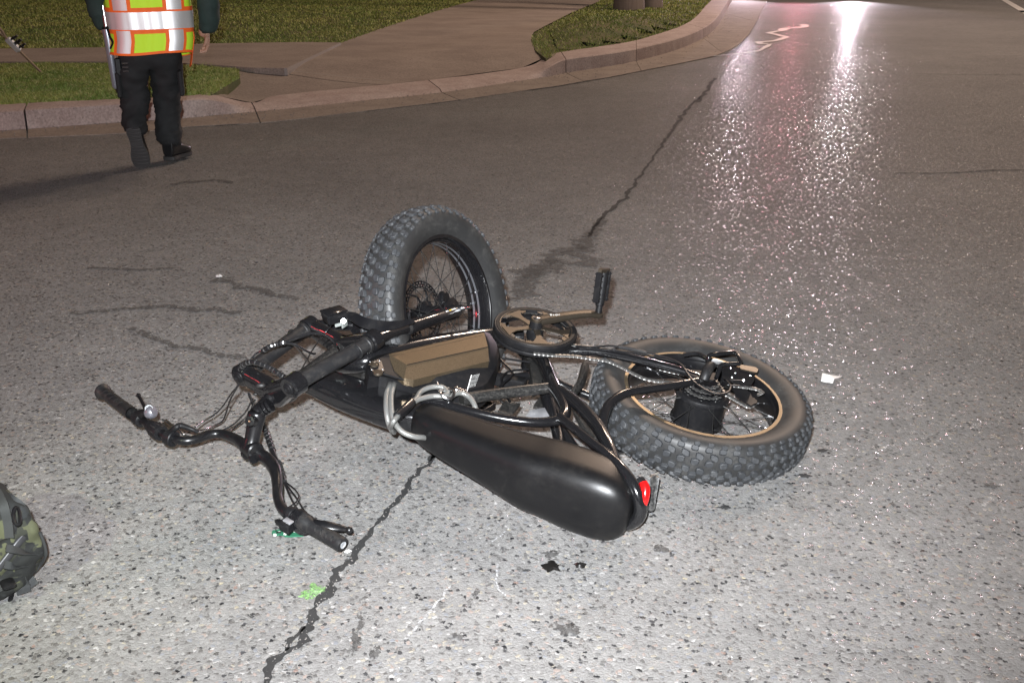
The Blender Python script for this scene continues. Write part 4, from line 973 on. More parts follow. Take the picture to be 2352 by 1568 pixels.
# ---- steerer, stem, handlebar
st0 = G(626, 926, .225); st1 = G(597, 944, .205)
sm = MB(); sd_ = (st1-st0).normalized(); sm.cyl(S1+sd_*.0, st1+sd_*.012, .0165, 22)
ste = part('steerer_tube', sm, 'satin')
for k in range(3): 
    mb = MB(); c_ = st0.lerp(st1, .15+.26*k); mb.cyl(c_, c_+sd_*.0075, .0182, 22, bev=.0008); obj('headset_spacer', mb, M['gloss'], ste)
clampc = G(575, 1030, .120); stemtop = G(590, 950, .200)
mb = MB(); mb.tube([stemtop+(stemtop-clampc).normalized()*.006, stemtop, stemtop.lerp(clampc, .4), stemtop.lerp(clampc, .75), clampc], [.014, .0225, .0195, .0185, .0225], 18, 5); stem = part('stem', mb, 'satin', ang=60)
mb = MB(); kp_ = G(577, 967, .205); kd = (C0-kp_).normalized()*.75+Vector((-.3, 0, 0)); kd.normalize(); mb.lathe([(.0001, .010), (.003, .010), (.0035, .012), (.005, .012), (.006, .0105), (.0115, .010), (.0125, .006), (.0125, -.012)], kp_, kd, 26); obj('stem_knob', mb, M['satin'], stem)
mb = MB(); mb.lathe([(.0001, .0125), (.0022, .0125), (.0025, .0105)], kp_, kd, 14); obj('knob_bolt', mb, simple('brass_bolt', (.5, .3, .2), .35, .8), stem)
bar = [(236, 899, .125), (262, 918, .125), (304, 950, .122), (322, 962, .120), (360, 988, .118), (389, 1004, .116), (421, 1012, .114), (451, 1008, .113), (480, 998, .112), (509, 996, .111), (539, 1007, .111), (565, 1024, .112), (591, 1040, .110), (615, 1055, .106), (632, 1080, .098), (637, 1110, .090), (638, 1140, .083), (646, 1164, .077), (662, 1180, .072), (688, 1193, .066), (714, 1207, .058), (746, 1226, .050), (786, 1250, .042)]
bp_ = [G(*b) for b in bar]
mb = MB(); mb.tube(bp_[3:-4], [.0112]*5+[.0115]*2+[.0130, .0150, .0155, .0155, .0150, .0130]+[.0118]*3, 14, 5); hb_ = part('handlebar', mb, 'satin', ang=80)
bd = (bp_[12]-bp_[11]).normalized()
mb = MB(); mb.cyl(clampc-bd*.021+Vector((.004, 0, 0)), clampc+bd*.026, .0225, 20, bev=.003); mb.cyl(clampc-bd*.018-Vector((0, .012, .012)), clampc-bd*.008-Vector((0, .012, .012)), .014, 10); mb.cyl(clampc+bd*.012-Vector((0, .012, .012)), clampc+bd*.022-Vector((0, .012, .012)), .014, 10); obj('bar_clamp', mb, M['satin'], stem)
# left grip
def axis(i, j): return (bp_[j]-bp_[i]).normalized()
gL0, gL1 = bp_[0], bp_[2]; ga = (gL1-gL0).normalized()
mb = MB(); ln_ = (gL1-gL0).length
mb.lathe([(.0001, 0), (.020, .0), (.0225, .003), (.0215, .008), (.0165, .014), (.0155, .03), (.0162, ln_*.55), (.0160, ln_*.8), (.0168, ln_*.82), (.0168, ln_)], gL0-ga*.004, ga, 26); gl = part('handlebar_grip', mb, 'rubber')
for k in range(5):
    p = gL0.lerp(gL1, .16+.13*k); vv = ((C0-p)-ga*(C0-p).dot(ga)).normalized(); s_ = ga.cross(vv); mb = MB(); mb.tube([p+vv*.0135-s_*.010+ga*.010, p+vv*.0160-s_*.003+ga*.003, p+vv*.0150+s_*.006-ga*.003], .0016, 6, 3); obj('grip_rib', mb, M['rubber'], gl)
mb = MB(); a_ = axis(2, 3); mb.cyl(bp_[3]-a_*.018, bp_[3]+a_*.014, .0195, 20, bev=.003)
lockc = G(342, 938, .165); mb.tube([bp_[3]+Vector((0, 0, .012)), bp_[3].lerp(lockc, .6), lockc-Vector((0, 0, .012))], [.014, .011, .010], 12, 3); kl = part('key_switch', mb, 'plastic')
kd2 = (C0-lockc).normalized(); mb = MB(); mb.lathe([(.0001, .008), (.0065, .008), (.0075, .0095), (.0095, .0095), (.0105, .007), (.0115, 0), (.0115, -.014)], lockc, kd2, 24); obj('key_barrel', mb, simple('dull_zinc', (.16, .165, .17), .5, .3), kl)
xs_, ys_, zs_ = frame(kd2); mb = MB(); mb.box(lockc+kd2*.0085, xs_, ys_, kd2, .008, .0016, .001); obj('key_slot', mb, M['white'], kl)
lk2 = G(352, 944, .160); mb = MB(); mb.lathe([(.0001, .004), (.013, .003), (.0165, -.002), (.0165, -.012), (.012, -.02)], lk2, kd2*.3+Vector((.9, .1, .4)), 24); obj('switch_housing', mb, simple('satin_zinc', (.22, .22, .25), .38, .6), kl)
mb = MB(); mb.tube([bp_[3]+Vector((.01, .01, 0)), G(336, 944, .135), G(326, 922, .140), G(319, 910, .142)], [.006, .0055, .0045, .0050], 10, 4); mb.ball(G(318, 908, .143), .0068, 10, 8); part('brake_lever', mb, 'gloss')
mb = MB(); a_ = axis(3, 4); p4 = bp_[4]; mb.lathe([(.013, -.040), (.0155, -.038), (.0155, -.020), (.019, -.018), (.0205, -.010), (.0205, .018), (.019, .022)], p4+a_*.002, a_, 24, cap=True); th = part('throttle', mb, 'plastic')
for k in range(10):
    mb = MB(); x_, y_, z__ = frame(a_); an = 2*math.pi*k/10; p = p4+a_*.004+(x_*math.cos(an)+y_*math.sin(an))*.0205; mb.tube([p-a_*.010, p+a_*.012], .0016, 5, 1); obj('throttle_ridge', mb, M['rubber'], th)
mb = MB(); p5 = bp_[5]; a_ = axis(4, 6); mb.cyl(p5-a_*.006, p5+a_*.018, .0205, 24, bev=.002); mb.tube([p5+a_*.004+Vector((0, .008, .012)), G(404, 982, .145), G(415, 977, .148), G(440, 985, .140), G(455, 992, .130)], [.008, .008, .0075, .006, .005], 10, 4); part('throttle_collar', mb, 'plastic')
mb = MB(); 
for s_ in (.0, .012): mb.tube([G(378, 968, .14)+Vector((0, s_, 0)), G(398, 985, .135)+Vector((0, s_, 0))], .0022, 6, 1)
mb.box(G(386, 974, .125), (1, -.9, 0), (.9, 1, 0), (0, 0, 1), .034, .014, .004); part('lever_clamp', mb, 'satin_sheen')
# right grip, brake and switch block
gR0, gR1 = bp_[-3]-axis(-4, -3)*.005, bp_[-1]; ga = (gR1-gR0).normalized(); ln_ = (gR1-gR0).length
mb = MB(); mb.lathe([(.0145, -.022), (.0205, -.020), (.0205, -.004), (.0172, .004), (.0168, .014), (.0170, ln_-.012), (.0174, ln_-.010), (.0172, ln_-.004), (.0160, ln_+.002), (.011, ln_+.003), (.009, ln_+.001), (.0001, ln_+.001)], gR0, ga, 28, cap=False); gr = part('handlebar_grip', mb, 'rubber')
mb = MB(); mb.lathe([(.0001, .0), (.0075, .0), (.0085, .0015), (.0085, .002)], gR0+ga*(ln_+.0012), ga, 20); obj('bar_end_plug', mb, simple('frosted_plug', (.30, .31, .32), .4), gr)
for k in range(4):
    p = gR0.lerp(gR1, .30+.165*k); vv = ((C0-p)-ga*(C0-p).dot(ga)).normalized(); s_ = ga.cross(vv); mb = MB(); mb.tube([p+vv*.0167-s_*.006-ga*.002, p+vv*.0174, p+vv*.0167+s_*.006+ga*.002], .0018, 6, 3); obj('grip_rib', mb, M['rubber'], gr)
pc = gR0-ga*.030; mb = MB(); mb.cyl(pc-ga*.012, pc+ga*.010, .0225, 8, bev=.003); mb.box(pc+Vector((.006, -.020, -.012)), ga, Vector((1, 0, 0)), Vector((0, 0, 1)), .022, .022, .026, .004); brk = part('brake_lever_clamp', mb, 'gloss')
sw = MB(); psw = pc-ga*.026; sw.cyl(psw-ga*.010, psw+ga*.008, .0165, 18, bev=.002); sw.box(G(657, 1208, .055), ga, Vector((.5, 1, 0)), (0, 0, 1), .030, .022, .022, .003); part('switch_block', sw, 'plastic')
mb = MB(); mb.tube([G(668, 1212, .05), G(650, 1203, .052), G(640, 1198, .05), G(635, 1196, .048)], [.010, .009, .007, .005], 10, 3); part('thumb_shifter', mb, 'plastic')
mb = MB(); mb.box(G(662, 1196, .082), ga, Vector((.5, 1, 0)), (0, -.2, 1), .022, .016, .004, .001); part('shifter_cover', mb, simple('grey_shifter_cover', (.20, .20, .21), .4))
lv_ = [G(706, 1196, .065), G(724, 1200, .070), G(748, 1206, .068), G(775, 1211, .062), G(796, 1215, .055), G(802, 1217, .054)]
q = catmull([list(p)+[w_] for p, w_ in zip(lv_, (.008, .009, .0115, .0095, .006, .005))], 4); rings = []
for i, a in enumerate(q):
    p = Vector(a[:3]); t_ = Vector(q[min(i+1, len(q)-1)][:3])-Vector(q[max(i-1, 0)][:3]); t_.normalize(); s_ = t_.cross(Vector((0, -.5, .85))).normalized(); n_ = s_.cross(t_)
    rings.append([p+s_*a[3]*math.cos(g)+n_*.0045*math.sin(g) for g in [2*math.pi*k/12 for k in range(12)]])
mb = MB(); mb.ring_loft(rings); mb.ball(lv_[-1], .0085, 12, 8); part('brake_lever', mb, 'satin')
mb = MB(); mb.tube([G(690, 1176, .08), G(700, 1182, .078), G(712, 1192, .07), G(724, 1198, .066)], [.007, .008, .009, .007], 8, 3); part('lever_pivot', mb, 'plastic')

# ---- loose cables round the bars
def Z1(l): return [G(*p) for p in l]
hose('brake_cable', Z1([(448, 980, .12), (470, 965, .10), (494, 951, .10), (512, 932, .13), (530, 905, .18), (544, 888, .22), (556, 868, .24)]), .0022)
hose('brake_cable', Z1([(444, 990, .12), (470, 985, .08), (495, 976, .06), (512, 965, .06), (520, 945, .10), (528, 920, .16), (542, 894, .21), (554, 872, .24)]), .0022)
hose('gear_cable', Z1([(372, 962, .14), (392, 973, .13), (410, 985, .12), (424, 998, .11), (450, 1003, .09), (500, 992, .06), (535, 975, .07), (556, 955, .12), (568, 940, .16), (580, 915, .20)]), .0024)
hose('gear_cable', Z1([(515, 992, .08), (535, 985, .05), (555, 968, .07), (572, 948, .14), (586, 918, .20)]), .0022)
lo_ = Z1([(572, 905, .20), (580, 925, .16), (592, 952, .12), (604, 975, .09), (612, 995, .07), (620, 1018, .06), (629, 1044, .055), (638, 1062, .055), (644, 1080, .055), (652, 1105, .055)])
loom = part('cable_loom', (lambda m_: (m_.tube(lo_, [.004, .004, .0055, .0065, .007, .007, .006, .006, .0065, .006], 8, 4), m_)[1])(MB()), 'hose')
qs = catmull([list(p) for p in lo_], 8)
for k in range(20, len(qs)-2, 3):
    if 44 < k < 54: continue
    p = Vector(qs[k]); t_ = Vector(qs[k+1])-Vector(qs[k-1]); mb = MB(); t_.normalize(); mb.cyl(p-t_*.0015, p+t_*.0015, .0088, 10, bev=.0006); obj('cable_wrap', mb, M['rubber'], loom)
hose('brake_cable', Z1([(652, 1105, .055), (662, 1130, .055), (674, 1155, .06), (684, 1170, .07)]), .0026)
hose('brake_cable', Z1([(652, 1105, .055), (668, 1126, .055), (682, 1145, .06), (694, 1165, .07), (704, 1180, .07)]), .0024)
hose('gear_cable', Z1([(652, 1105, .055), (665, 1135, .05), (678, 1162, .06), (690, 1182, .07)]), .0024)
hose('gear_cable', Z1([(654, 1105, .055), (676, 1122, .06), (686, 1138, .07), (680, 1152, .075), (664, 1164, .08)]), .0018)
def spiral(pts, r, name, nring):
    q = catmull([list(p) for p in pts], 8); mb = MB(); mb.tube([Vector(p) for p in q], r*.82, 8, 1); o = part(name, mb, 'hose')
    for k in range(nring):
        i = 1+int((len(q)-3)*(k+.5)/nring); p = Vector(q[i]); t_ = (Vector(q[i+1])-Vector(q[i-1])).normalized(); mb = MB(); mb.cyl(p-t_*.0022, p+t_*.0022, r, 10, bev=.0012); obj('cable_wrap', mb, M['rubber'], o)
spiral(Z1([(551, 850, .27), (560, 838, .30), (577, 831, .32), (600, 836, .32), (624, 847, .31), (644, 860, .30), (658, 869, .28)]), .0078, 'cable_loom', 13)
spiral(Z1([(604, 806, .32), (618, 797, .335), (634, 791, .34), (648, 787, .345), (656, 786, .345)]), .0078, 'cable_loom', 6)
hose('brake_cable', Z1([(545, 880, .22), (556, 860, .26), (572, 832, .29), (588, 812, .31), (604, 805, .32)]), .0025)
hose('brake_cable', Z1([(656, 785, .345), (682, 775, .36), (708, 766, .37), (735, 766, .37), (757, 776, .36), (770, 790, .34), (778, 802, .31)]), .0027)
hose('brake_cable', Z1([(656, 787, .34), (676, 792, .32), (694, 812, .26), (710, 832, .20), (722, 850, .14)]), .0030)
hose('gear_cable', Z1([(656, 786, .345), (680, 792, .34), (700, 804, .32), (718, 812, .30), (724, 812, .29)]), .0028)
hose('gear_cable', Z1([(764, 743, .34), (744, 768, .32), (720, 800, .26), (704, 828, .20), (690, 852, .15)]), .0020)
for k in range(3): hose('gear_cable', Z1([(690+k*4, 893-k*2, .14), (720+k*4, 905-k*3, .10), (750+k*5, 912-k*3, .08), (790, 912-k*2, .08), (840, 920, .07)]), .0019, 'hose')
hose('hose_tube', [G(772, 851, .18), at(840, 868, .01)], .0145, 'gloss_dusty', n=12, sub=1)

# ================================================================== cable lock round the frame
ck_root = empty('cable_lock', at(960, 930, 0)); tag(ck_root, 'grey braided steel cable lock looped round the black frame beam in front of the seat', 'cable lock')
def lockc_(pts, nm='cable', r=.0066, m='cable_grey'): mb = MB(); mb.tube(pts, r, 12, 8); return obj(nm, mb, M[m], ck_root)
lockc_([at(896, 878, .03), at(895, 886, .052), at(888, 905, .052), at(887, 935, .048), at(891, 965, .030), at(898, 985, .0), at(905, 992, -.03)])
lockc_([at(905, 878, .03), at(904, 886, .054), at(899, 910, .054), at(900, 945, .050), at(908, 972, .038), at(925, 992, .028), at(950, 1002, .020), at(972, 1004, .008), at(990, 1008, -.02), at(1010, 1000, -.05)])
lockc_([at(896, 982, .012), at(902, 970, .060), at(914, 955, .066), at(934, 936, .066), at(955, 917, .062), at(966, 900, .060), at(986, 890, .062), at(1010, 888, .062), at(1022, 893, .060), at(1028, 902, .060)])
lockc_([at(926, 942, .066), at(945, 928, .062), at(962, 917, .060), at(990, 910, .058), at(1018, 909, .058), at(1028, 904, .058), at(1028, 894, .056)])
lockc_([at(1034, 913, .055), at(1046, 904, .058), at(1062, 903, .056), at(1078, 912, .052), at(1090, 930, .045), at(1094, 948, .030), at(1092, 958, .01)])
mb = MB(); mb.tube([at(912, 956, .066), at(930, 940, .066), at(946, 924, .064)], .0108, 16, 3, flat=1.15); obj('crimp_sleeve', mb, M['gloss'], ck_root)
rc = at(1026, 903, .064); mb = MB(); mb.tube([rc+.018*(math.cos(a)*XB+math.sin(a)*ZB*1.0)+N*.004*math.sin(a*2) for a in [2*math.pi*k/14 for k in range(14)]], .0038, 8, 3, closed=True); obj('lock_shackle', mb, M['steel'], ck_root)
mb = MB(); a_, b_ = at(1042, 893, .060), at(1074, 905, .052); mb.box((a_+b_)/2, b_-a_, N.cross(b_-a_), N, (b_-a_).length, .013, .012, .002)
lb = obj('lock_body', mb, M['steel'], ck_root)
for k in range(4):
    mb = MB(); c_ = a_.lerp(b_, .18+.2*k); dd = (b_-a_).normalized(); mb.cyl(c_-dd*.0025, c_+dd*.0025, .0092, 14, bev=.001); obj('number_ring', mb, M['steel'], lb)

# ================================================================== small things on the road
pcb = MB(); zc = .0045
pts = [(626, 1219), (640, 1217), (664, 1214), (690, 1213), (700, 1220), (697, 1231), (672, 1233), (654, 1233), (651, 1230), (628, 1230), (624, 1225)]
pcb.prism([G(x, y, .004) for x, y in pts], (0, 0, .0022))
pcbo = obj('circuit_board', pcb, simple('green_circuit_board', (.03, .15, .085), .45), None)
tag(pcbo, 'small green circuit board lying on the asphalt under the right handlebar grip', 'circuit board')
for k in range(16):
    x = 630+rng.random()*50; y = 1218+rng.random()*12; c = G(x, y, .0068); mb = MB(); mb.box(c, (1, rng.normal()*.1, 0), (0, 1, 0), (0, 0, 1), .002+rng.random()*.006, .0015+rng.random()*.003, .0012)
    obj('chip', mb, M['white'] if k % 3 else M['plastic'], pcbo)
mb = MB(); mb.box(G(640, 1222, .007), (1, .1, 0), (0, 1, 0), (0, 0, 1), .010, .004, .002); obj('chip', mb, M['plastic'], pcbo)
pa = [G(1886, 863, .004), G(1889, 857, .016), G(1902, 860, .018), G(1932, 866, .010), G(1913, 880, .006), G(1886, 876, .006)]
mb = MB(); n_ = len(pa); mid = [G(1887, 867, .012), G(1916, 870, .014)]
vs = [pa[0], pa[1], pa[2], pa[3], mid[1], mid[0], pa[4], pa[5]]; fs = [(5, 4, 3, 2), (5, 2, 1, 0), (7, 6, 4, 5)]
tag(obj('paper_scrap', ([list(v) for v in vs]+[list(v+Vector((0, 0, .0012))) for v in vs], fs+[tuple(i+8 for i in f)[::-1] for f in fs]), simple('white_paper', (.85, .83, .80), .35), None, smooth=False), 'folded white paper scrap on the road to the right of the rear wheel', 'paper')

# ================================================================== guy wire anchor in the verge
gb = G(100, 172, .13); ga_ = empty('guy_wire_anchor', gb); tag(ga_, 'rusty guy wire anchor rod with bright wire clamps slanting out of the verge grass', 'anchor rod')
rust = simple('rusty_rod', (.30, .22, .15), .6, .3, vary=.3)
gt = D(34, 107, gb.y-.14); gdir = (gt-gb).normalized(); s_ = (gt-gb).length
mb = MB(); mb.tube([gb-gdir*.12, gt, gb+gdir*(s_*1.32)], .011, 10, 1); obj('rod', mb, rust, ga_)
top_ = gb+gdir*(s_*1.32)
mb = MB(); mb.tube([top_, top_+gdir*.10+Vector((.03, 0, 0)), top_+gdir*.2+Vector((.01, 0, 0)), top_+gdir*.12-Vector((.02, 0, 0)), top_], .012, 8, 4); obj('thimble_eye', mb, rust, ga_)
mb = MB(); mb.tube([top_+gdir*.15, top_+gdir*2.6], .008, 8, 1); obj('wire', mb, M['steel'], ga_)
for k, t_ in enumerate((.98, 1.13)):
    p = gb+gdir*s_*t_+Vector((.0, 0, 0)); cl_ = MB(); xx, yy, zz = frame(gdir, (1, 0, 0)); cl_.box(p, xx, yy, zz, .055, .045, .10, .008); c2 = obj('wire_clamp', cl_, simple('galvanised', (.60, .60, .62), .5, .2), ga_)
    for j in (-1, 1):
        mb = MB(); q0 = p+zz*.022*j; mb.cyl(q0, q0+xx*.10+yy*.01, .010, 8); mb.cyl(q0+xx*.055, q0+xx*.072, .018, 6); obj('clamp_bolt', mb, M['spoke'], c2)

# ================================================================== wooden poles on the hump
wood = NT('weathered_pole_wood'); mp = wood.n.new('ShaderNodeMapping'); mp.inputs['Scale'].default_value = (14, 14, 1.1); wood.link(wood.co, mp.inputs['Vector'])
wood.set(Base_Color=wood.mix(wood.noise(2.2, 6, .7, co=mp.outputs[0]), (.16, .125, .11), (.36, .30, .28)), Roughness=.8); wood.bump(wood.noise(3, 6, .7, co=mp.outputs[0]), .7, .01)
for (xl, xr, yb, lab, cr_) in ((1410, 1478, 22, 'thick weathered wooden pole on the turf hump, left of the pair', .03), (1481, 1521, 15, 'thinner wooden pole standing close behind the thick one, right of the pair', .02)):
    b = G((xl+xr)/2, yb, .16); r = (G(xr, yb, .16)-G(xl, yb, .16)).length/2
    mb = MB(); rings = []
    for h in [-.3, 0, .08, .3, .8, 1.6, 3, 5, 7.5]:
        rr = r*(1.06 if h < .1 else 1-.02*h); rings.append([b+Vector((0, 0, h))+rr*(1+cr_*noise.noise(Vector((math.cos(a)*3, math.sin(a)*3, h*.3+xl))))*Vector((math.cos(a), math.sin(a), 0)) for a in [2*math.pi*k/28 for k in range(28)]])
    mb.ring_loft(rings); tag(obj('wooden_pole', mb, wood.m, None), lab, 'pole', 'wooden poles on the turf hump')

# ================================================================== the officer walking away
FS = Vector((-2.17, 6.42, 0)); HD = R(15)
PX = Vector((math.cos(HD), math.sin(HD), 0)); PY = Vector((-math.sin(HD), math.cos(HD), 0)); PZ = Vector((0, 0, 1))
def W(x, y, z): return FS + PX*(x+.040*min(1, max(0, (z-.55)/.2))) + PY*y + PZ*z          # x right, y forward, z up
person = empty('person', FS)
tag(person, 'person seen from behind in a yellow and orange reflective vest and black trousers walking away', 'person')
def skin_mesh(name, V_, E_, Rr, m, sub=2, disp=0, dsc=8, parent=person, root=0):
    me = bpy.data.meshes.new(name); me.from_pydata([tuple(v) for v in V_], E_, []); o = bpy.data.objects.new(name, me); col.objects.link(o)
    o.modifiers.new('s', 'SKIN'); sk = me.skin_vertices[0].data
    for i, r in enumerate(Rr): sk[i].radius = r if isinstance(r, tuple) else (r, r)
    sk[root].use_root = True
    md = o.modifiers.new('d', 'SUBSURF'); md.levels = sub; md.render_levels = sub
    dg = bpy.context.evaluated_depsgraph_get(); me2 = bpy.data.meshes.new_from_object(o.evaluated_get(dg)); bpy.data.objects.remove(o)
    vs = [v.co.copy() for v in me2.vertices]; ns = [v.normal.copy() for v in me2.vertices]
    if disp: vs = [v+n*disp*(noise.noise(Vector((v.x*dsc+v.z*dsc*.8, v.y*dsc, v.z*dsc*1.1)))+.8*(1-abs(noise.noise(Vector((v.x*dsc*.9-v.z*dsc*1.1, v.y*dsc, v.z*dsc*1.6)))))**5) for v, n in zip(vs, ns)]
    return obj(name, ([tuple(v) for v in vs], [tuple(p.vertices) for p in me2.polygons]), m, parent, ang=180)
skinm = simple('skin', (.42, .24, .17), .5); blk = simple('black_trouser_cloth', (.012, .012, .013), .85, bump=.2, bsc=400, vary=.3)
jac = simple('dark_green_sleeve', (.018, .034, .030), .8, bump=.2, bsc=300, vary=.3); boot = simple('black_boot_leather', (.012, .012, .013), .28, bump=.2, bsc=200); sole = simple('boot_sole', (.035, .033, .033), .7, bump=.3, bsc=100)
# joints: left foot trails with the heel up, right foot is flat in front
hipz = .70
J = dict(pel=W(0, 0, hipz+.05), spine=W(0, .01, .95), chest=W(0, .02, 1.14), neck=W(0, .02, 1.34), headb=W(0, .03, 1.42), headt=W(0, .03, 1.54),
         hl=W(-.085, 0, hipz-.02), kl=W(-.082, .02, .40), al=W(-.115, -.085, .24), tl=W(-.105, -.045, .08),
         hr=W(.085, 0, hipz-.02), kr=W(.070, .10, .385), ar=W(.062, .10, .075), tr=W(.105, .19, .035),
         sl=W(-.19, .02, 1.27), el=W(-.285, .02, 1.00), wl=W(-.262, .06, .82), hdl=W(-.258, .08, .76),
         sr=W(.19, .02, 1.27), er=W(.335, .0, .99), wr=W(.300, .06, .80), hdr=W(.285, .08, .745))
names = list(J); idx_ = {k: i for i, k in enumerate(names)}
Ed = [('pel', 'spine'), ('spine', 'chest'), ('chest', 'neck'), ('neck', 'headb'), ('headb', 'headt'), ('pel', 'hl'), ('hl', 'kl'), ('kl', 'al'), ('al', 'tl'), ('pel', 'hr'), ('hr', 'kr'), ('kr', 'ar'), ('ar', 'tr'),
      ('chest', 'sl'), ('sl', 'el'), ('el', 'wl'), ('wl', 'hdl'), ('chest', 'sr'), ('sr', 'er'), ('er', 'wr'), ('wr', 'hdr')]
Rd = dict(pel=(.13, .10), spine=(.125, .09), chest=(.14, .10), neck=(.055, .055), headb=(.075, .085), headt=(.07, .08), hl=.085, kl=.055, al=.028, tl=.020, hr=.085, kr=.055, ar=.030, tr=.022, sl=.06, el=.042, wl=.030, hdl=.034, sr=.06, er=.042, wr=.030, hdr=.034)
body = skin_mesh('body', [J[k] for k in names], [(idx_[a], idx_[b]) for a, b in Ed], [Rd[k] for k in names], skinm, 2)
hair = MB(); hair.ball(J['headt']+Vector((0, -.005, .01)), .098, 20, 12, (.9, 1.02, 1.0)); obj('hair', hair, simple('dark_hair', (.02, .015, .01), .6), person)
for s2 in (-1, 1):
    mb = MB(); mb.ball(J['headb']+PX*.082*s2+PZ*.03, .026, 8, 6, (.35, .7, 1)); obj('ear', mb, skinm, person)
# trousers
TV = [W(0, -.005, .80), W(0, -.005, .70), W(-.085, -.005, .645), W(-.105, .0, .52), W(-.104, .02, .40), W(-.110, -.05, .28), W(-.114, -.120, .205), W(.088, .0, .645), W(.084, .05, .52), W(.078, .095, .40), W(.070, .11, .26), W(.064, .10, .145), W(.060, .10, .10)]
TE = [(0, 1), (1, 2), (2, 3), (3, 4), (4, 5), (5, 6), (1, 7), (7, 8), (8, 9), (9, 10), (10, 11), (11, 12)]
TRr = [(.165, .110), (.165, .118), (.108, .118), (.098, .100), (.080, .082), (.074, .074), (.078, .066), (.108, .118), (.100, .100), (.084, .084), (.074, .076), (.090, .082), (.072, .075)]
trs = skin_mesh('trousers', TV, TE, TRr, blk, 3, .015, 12, root=1)
mb = MB()
for (x, z_) in ((-.176, .585), (.176, .585)):
    mb = MB(); mb.box(W(x, -.03, z_-.09), PY, PX, PZ, .12, .028, .15, .008); obj('trouser_pocket', mb, blk, person)
# boots
def boot_mesh(heel, toe, up, wd=.050):
    ax = (toe-heel).normalized(); ln = (toe-heel).length; up = (up-ax*up.dot(ax)).normalized(); sd = ax.cross(up)
    def ringp(t_, w_, h0, h1, n=16):
        return [heel+ax*ln*t_+sd*(w_*math.copysign(abs(math.cos(g))**.7, math.cos(g)))+up*(h0+(h1-h0)*(.5+.5*math.copysign(abs(math.sin(g))**.7, math.sin(g)))) for g in [2*math.pi*(k+.5)/n for k in range(n)]]
    mb = MB(); q = catmull([(-.02, .020, .03, .10), (.0, .036, .015, .15), (.12, .040, .012, .17), (.30, .040, .012, .15), (.50, .044, .012, .10), (.72, .050, .012, .080), (.90, .046, .014, .065), (1.0, .030, .018, .048), (1.03, .010, .024, .036)], 4)
    mb.ring_loft([ringp(a[0], a[1], a[2], a[3]) for a in q]); b = obj('boot', mb, boot, person)
    ms = MB(); q = catmull([(-.03, .018), (.0, .036), (.1, .041), (.28, .037), (.45, .038), (.70, .053), (.90, .049), (1.0, .034), (1.04, .012)], 4)
    L_ = [heel+ax*ln*t_+sd*w_ for t_, w_ in q]; Rr_ = [heel+ax*ln*t_-sd*w_ for t_, w_ in q]; ms.prism(L_+Rr_[::-1], up*.020); so = obj('sole', ms, sole, b)
    for k in range(11):
        if k in (4,): continue
        t_ = .03+.088*k; w_ = float(np.interp(t_, [a[0] for a in q], [a[1] for a in q])); lug = MB(); lug.box(heel+ax*ln*t_-up*.003, sd, ax, up, w_*1.75, .012, .007, .001); obj('sole_lug', lug, sole, b)
    return b
boot_mesh(W(-.122, -.155, .250), W(-.098, -.085, .008), (PY+PZ*.35))
boot_mesh(W(.050, .035, .022), W(.155, .23, .022), PZ)
# jacket sleeves and body under the vest
skin_mesh('jacket', [W(0, .01, 1.26), W(0, .01, 1.0), W(0, 0, .82), W(-.185, .015, 1.27), W(-.245, .01, 1.12), W(-.290, .01, 1.0), W(-.282, .04, .88), W(-.268, .06, .805), W(.185, .015, 1.27), W(.262, .0, 1.13), W(.335, -.005, 1.0), W(.345, .02, .89), W(.315, .055, .775)],
          [(0, 1), (1, 2), (0, 3), (3, 4), (4, 5), (5, 6), (6, 7), (0, 8), (8, 9), (9, 10), (10, 11), (11, 12)],
          [(.16, .115), (.155, .115), (.17, .12), .072, .064, .060, .055, .048, .072, .066, .066, .064, .052], jac, 2, .012, 12)
# vest: a shell built as bands and panels on one surface
def VS(u, z, off=0.):        # u = angle from the spine line of the back (0), -pi..pi, clockwise to the right
    t_ = (z-.66)/.6; a = .232+.012*t_-.02*max(0, t_-.7); b = .150+.008*t_
    cre = .006*noise.noise(Vector((u*3.2, z*3.0, 5)))+.004*noise.noise(Vector((u*9, z*2, 1)))*(1-t_)
    e = 2.5; su, cu = math.sin(u), math.cos(u); rr_ = (abs(su/a)**e+abs(cu/b)**e)**(-1/e)+cre+off
    return W(rr_*su, -rr_*cu+.005, z)
def vband(name, u0, u1, z0, z1, off, m, parent, th=.0022):
    n = max(3, int(abs(u1-u0)/.06)); mz = max(2, int((z1-z0)/.03)); vs = []; fs = []
    for lay in (off, off-th):
        for i in range(n+1):
            for j in range(mz+1):
                u = u0+(u1-u0)*i/n; z_ = z0+(z1-z0)*j/mz; vs.append(VS(u, z_+.006*math.sin(u*2.2)*(1 if z_ < .72 else .3)-(.035*max(0, abs(u)-1.25) if z_ < .70 else 0), lay))
    K = (n+1)*(mz+1); g = lambda i, j, l=0: l*K+i*(mz+1)+j
    for i in range(n):
        for j in range(mz):
            fs.append((g(i, j), g(i+1, j), g(i+1, j+1), g(i, j+1))); fs.append((g(i, j, 1), g(i, j+1, 1), g(i+1, j+1, 1), g(i+1, j, 1)))
    for i in range(n):
        fs.append((g(i, 0), g(i, 0, 1), g(i+1, 0, 1), g(i+1, 0))); fs.append((g(i, mz), g(i+1, mz), g(i+1, mz, 1), g(i, mz, 1)))
    for j in range(mz):
        fs.append((g(0, j), g(0, j+1), g(0, j+1, 1), g(0, j, 1))); fs.append((g(n, j), g(n, j, 1), g(n, j+1, 1), g(n, j+1)))
    return obj(name, (vs, fs), m, parent, ang=50)
lime = simple('lime_mesh_fabric', (.62, .95, .035), .7, bump=.3, bsc=900); oran = simple('orange_trim', (1.0, .16, .02), .7)
retro = simple('silver_reflective_tape', (1.0, 1.0, 1.0), .56, .8)
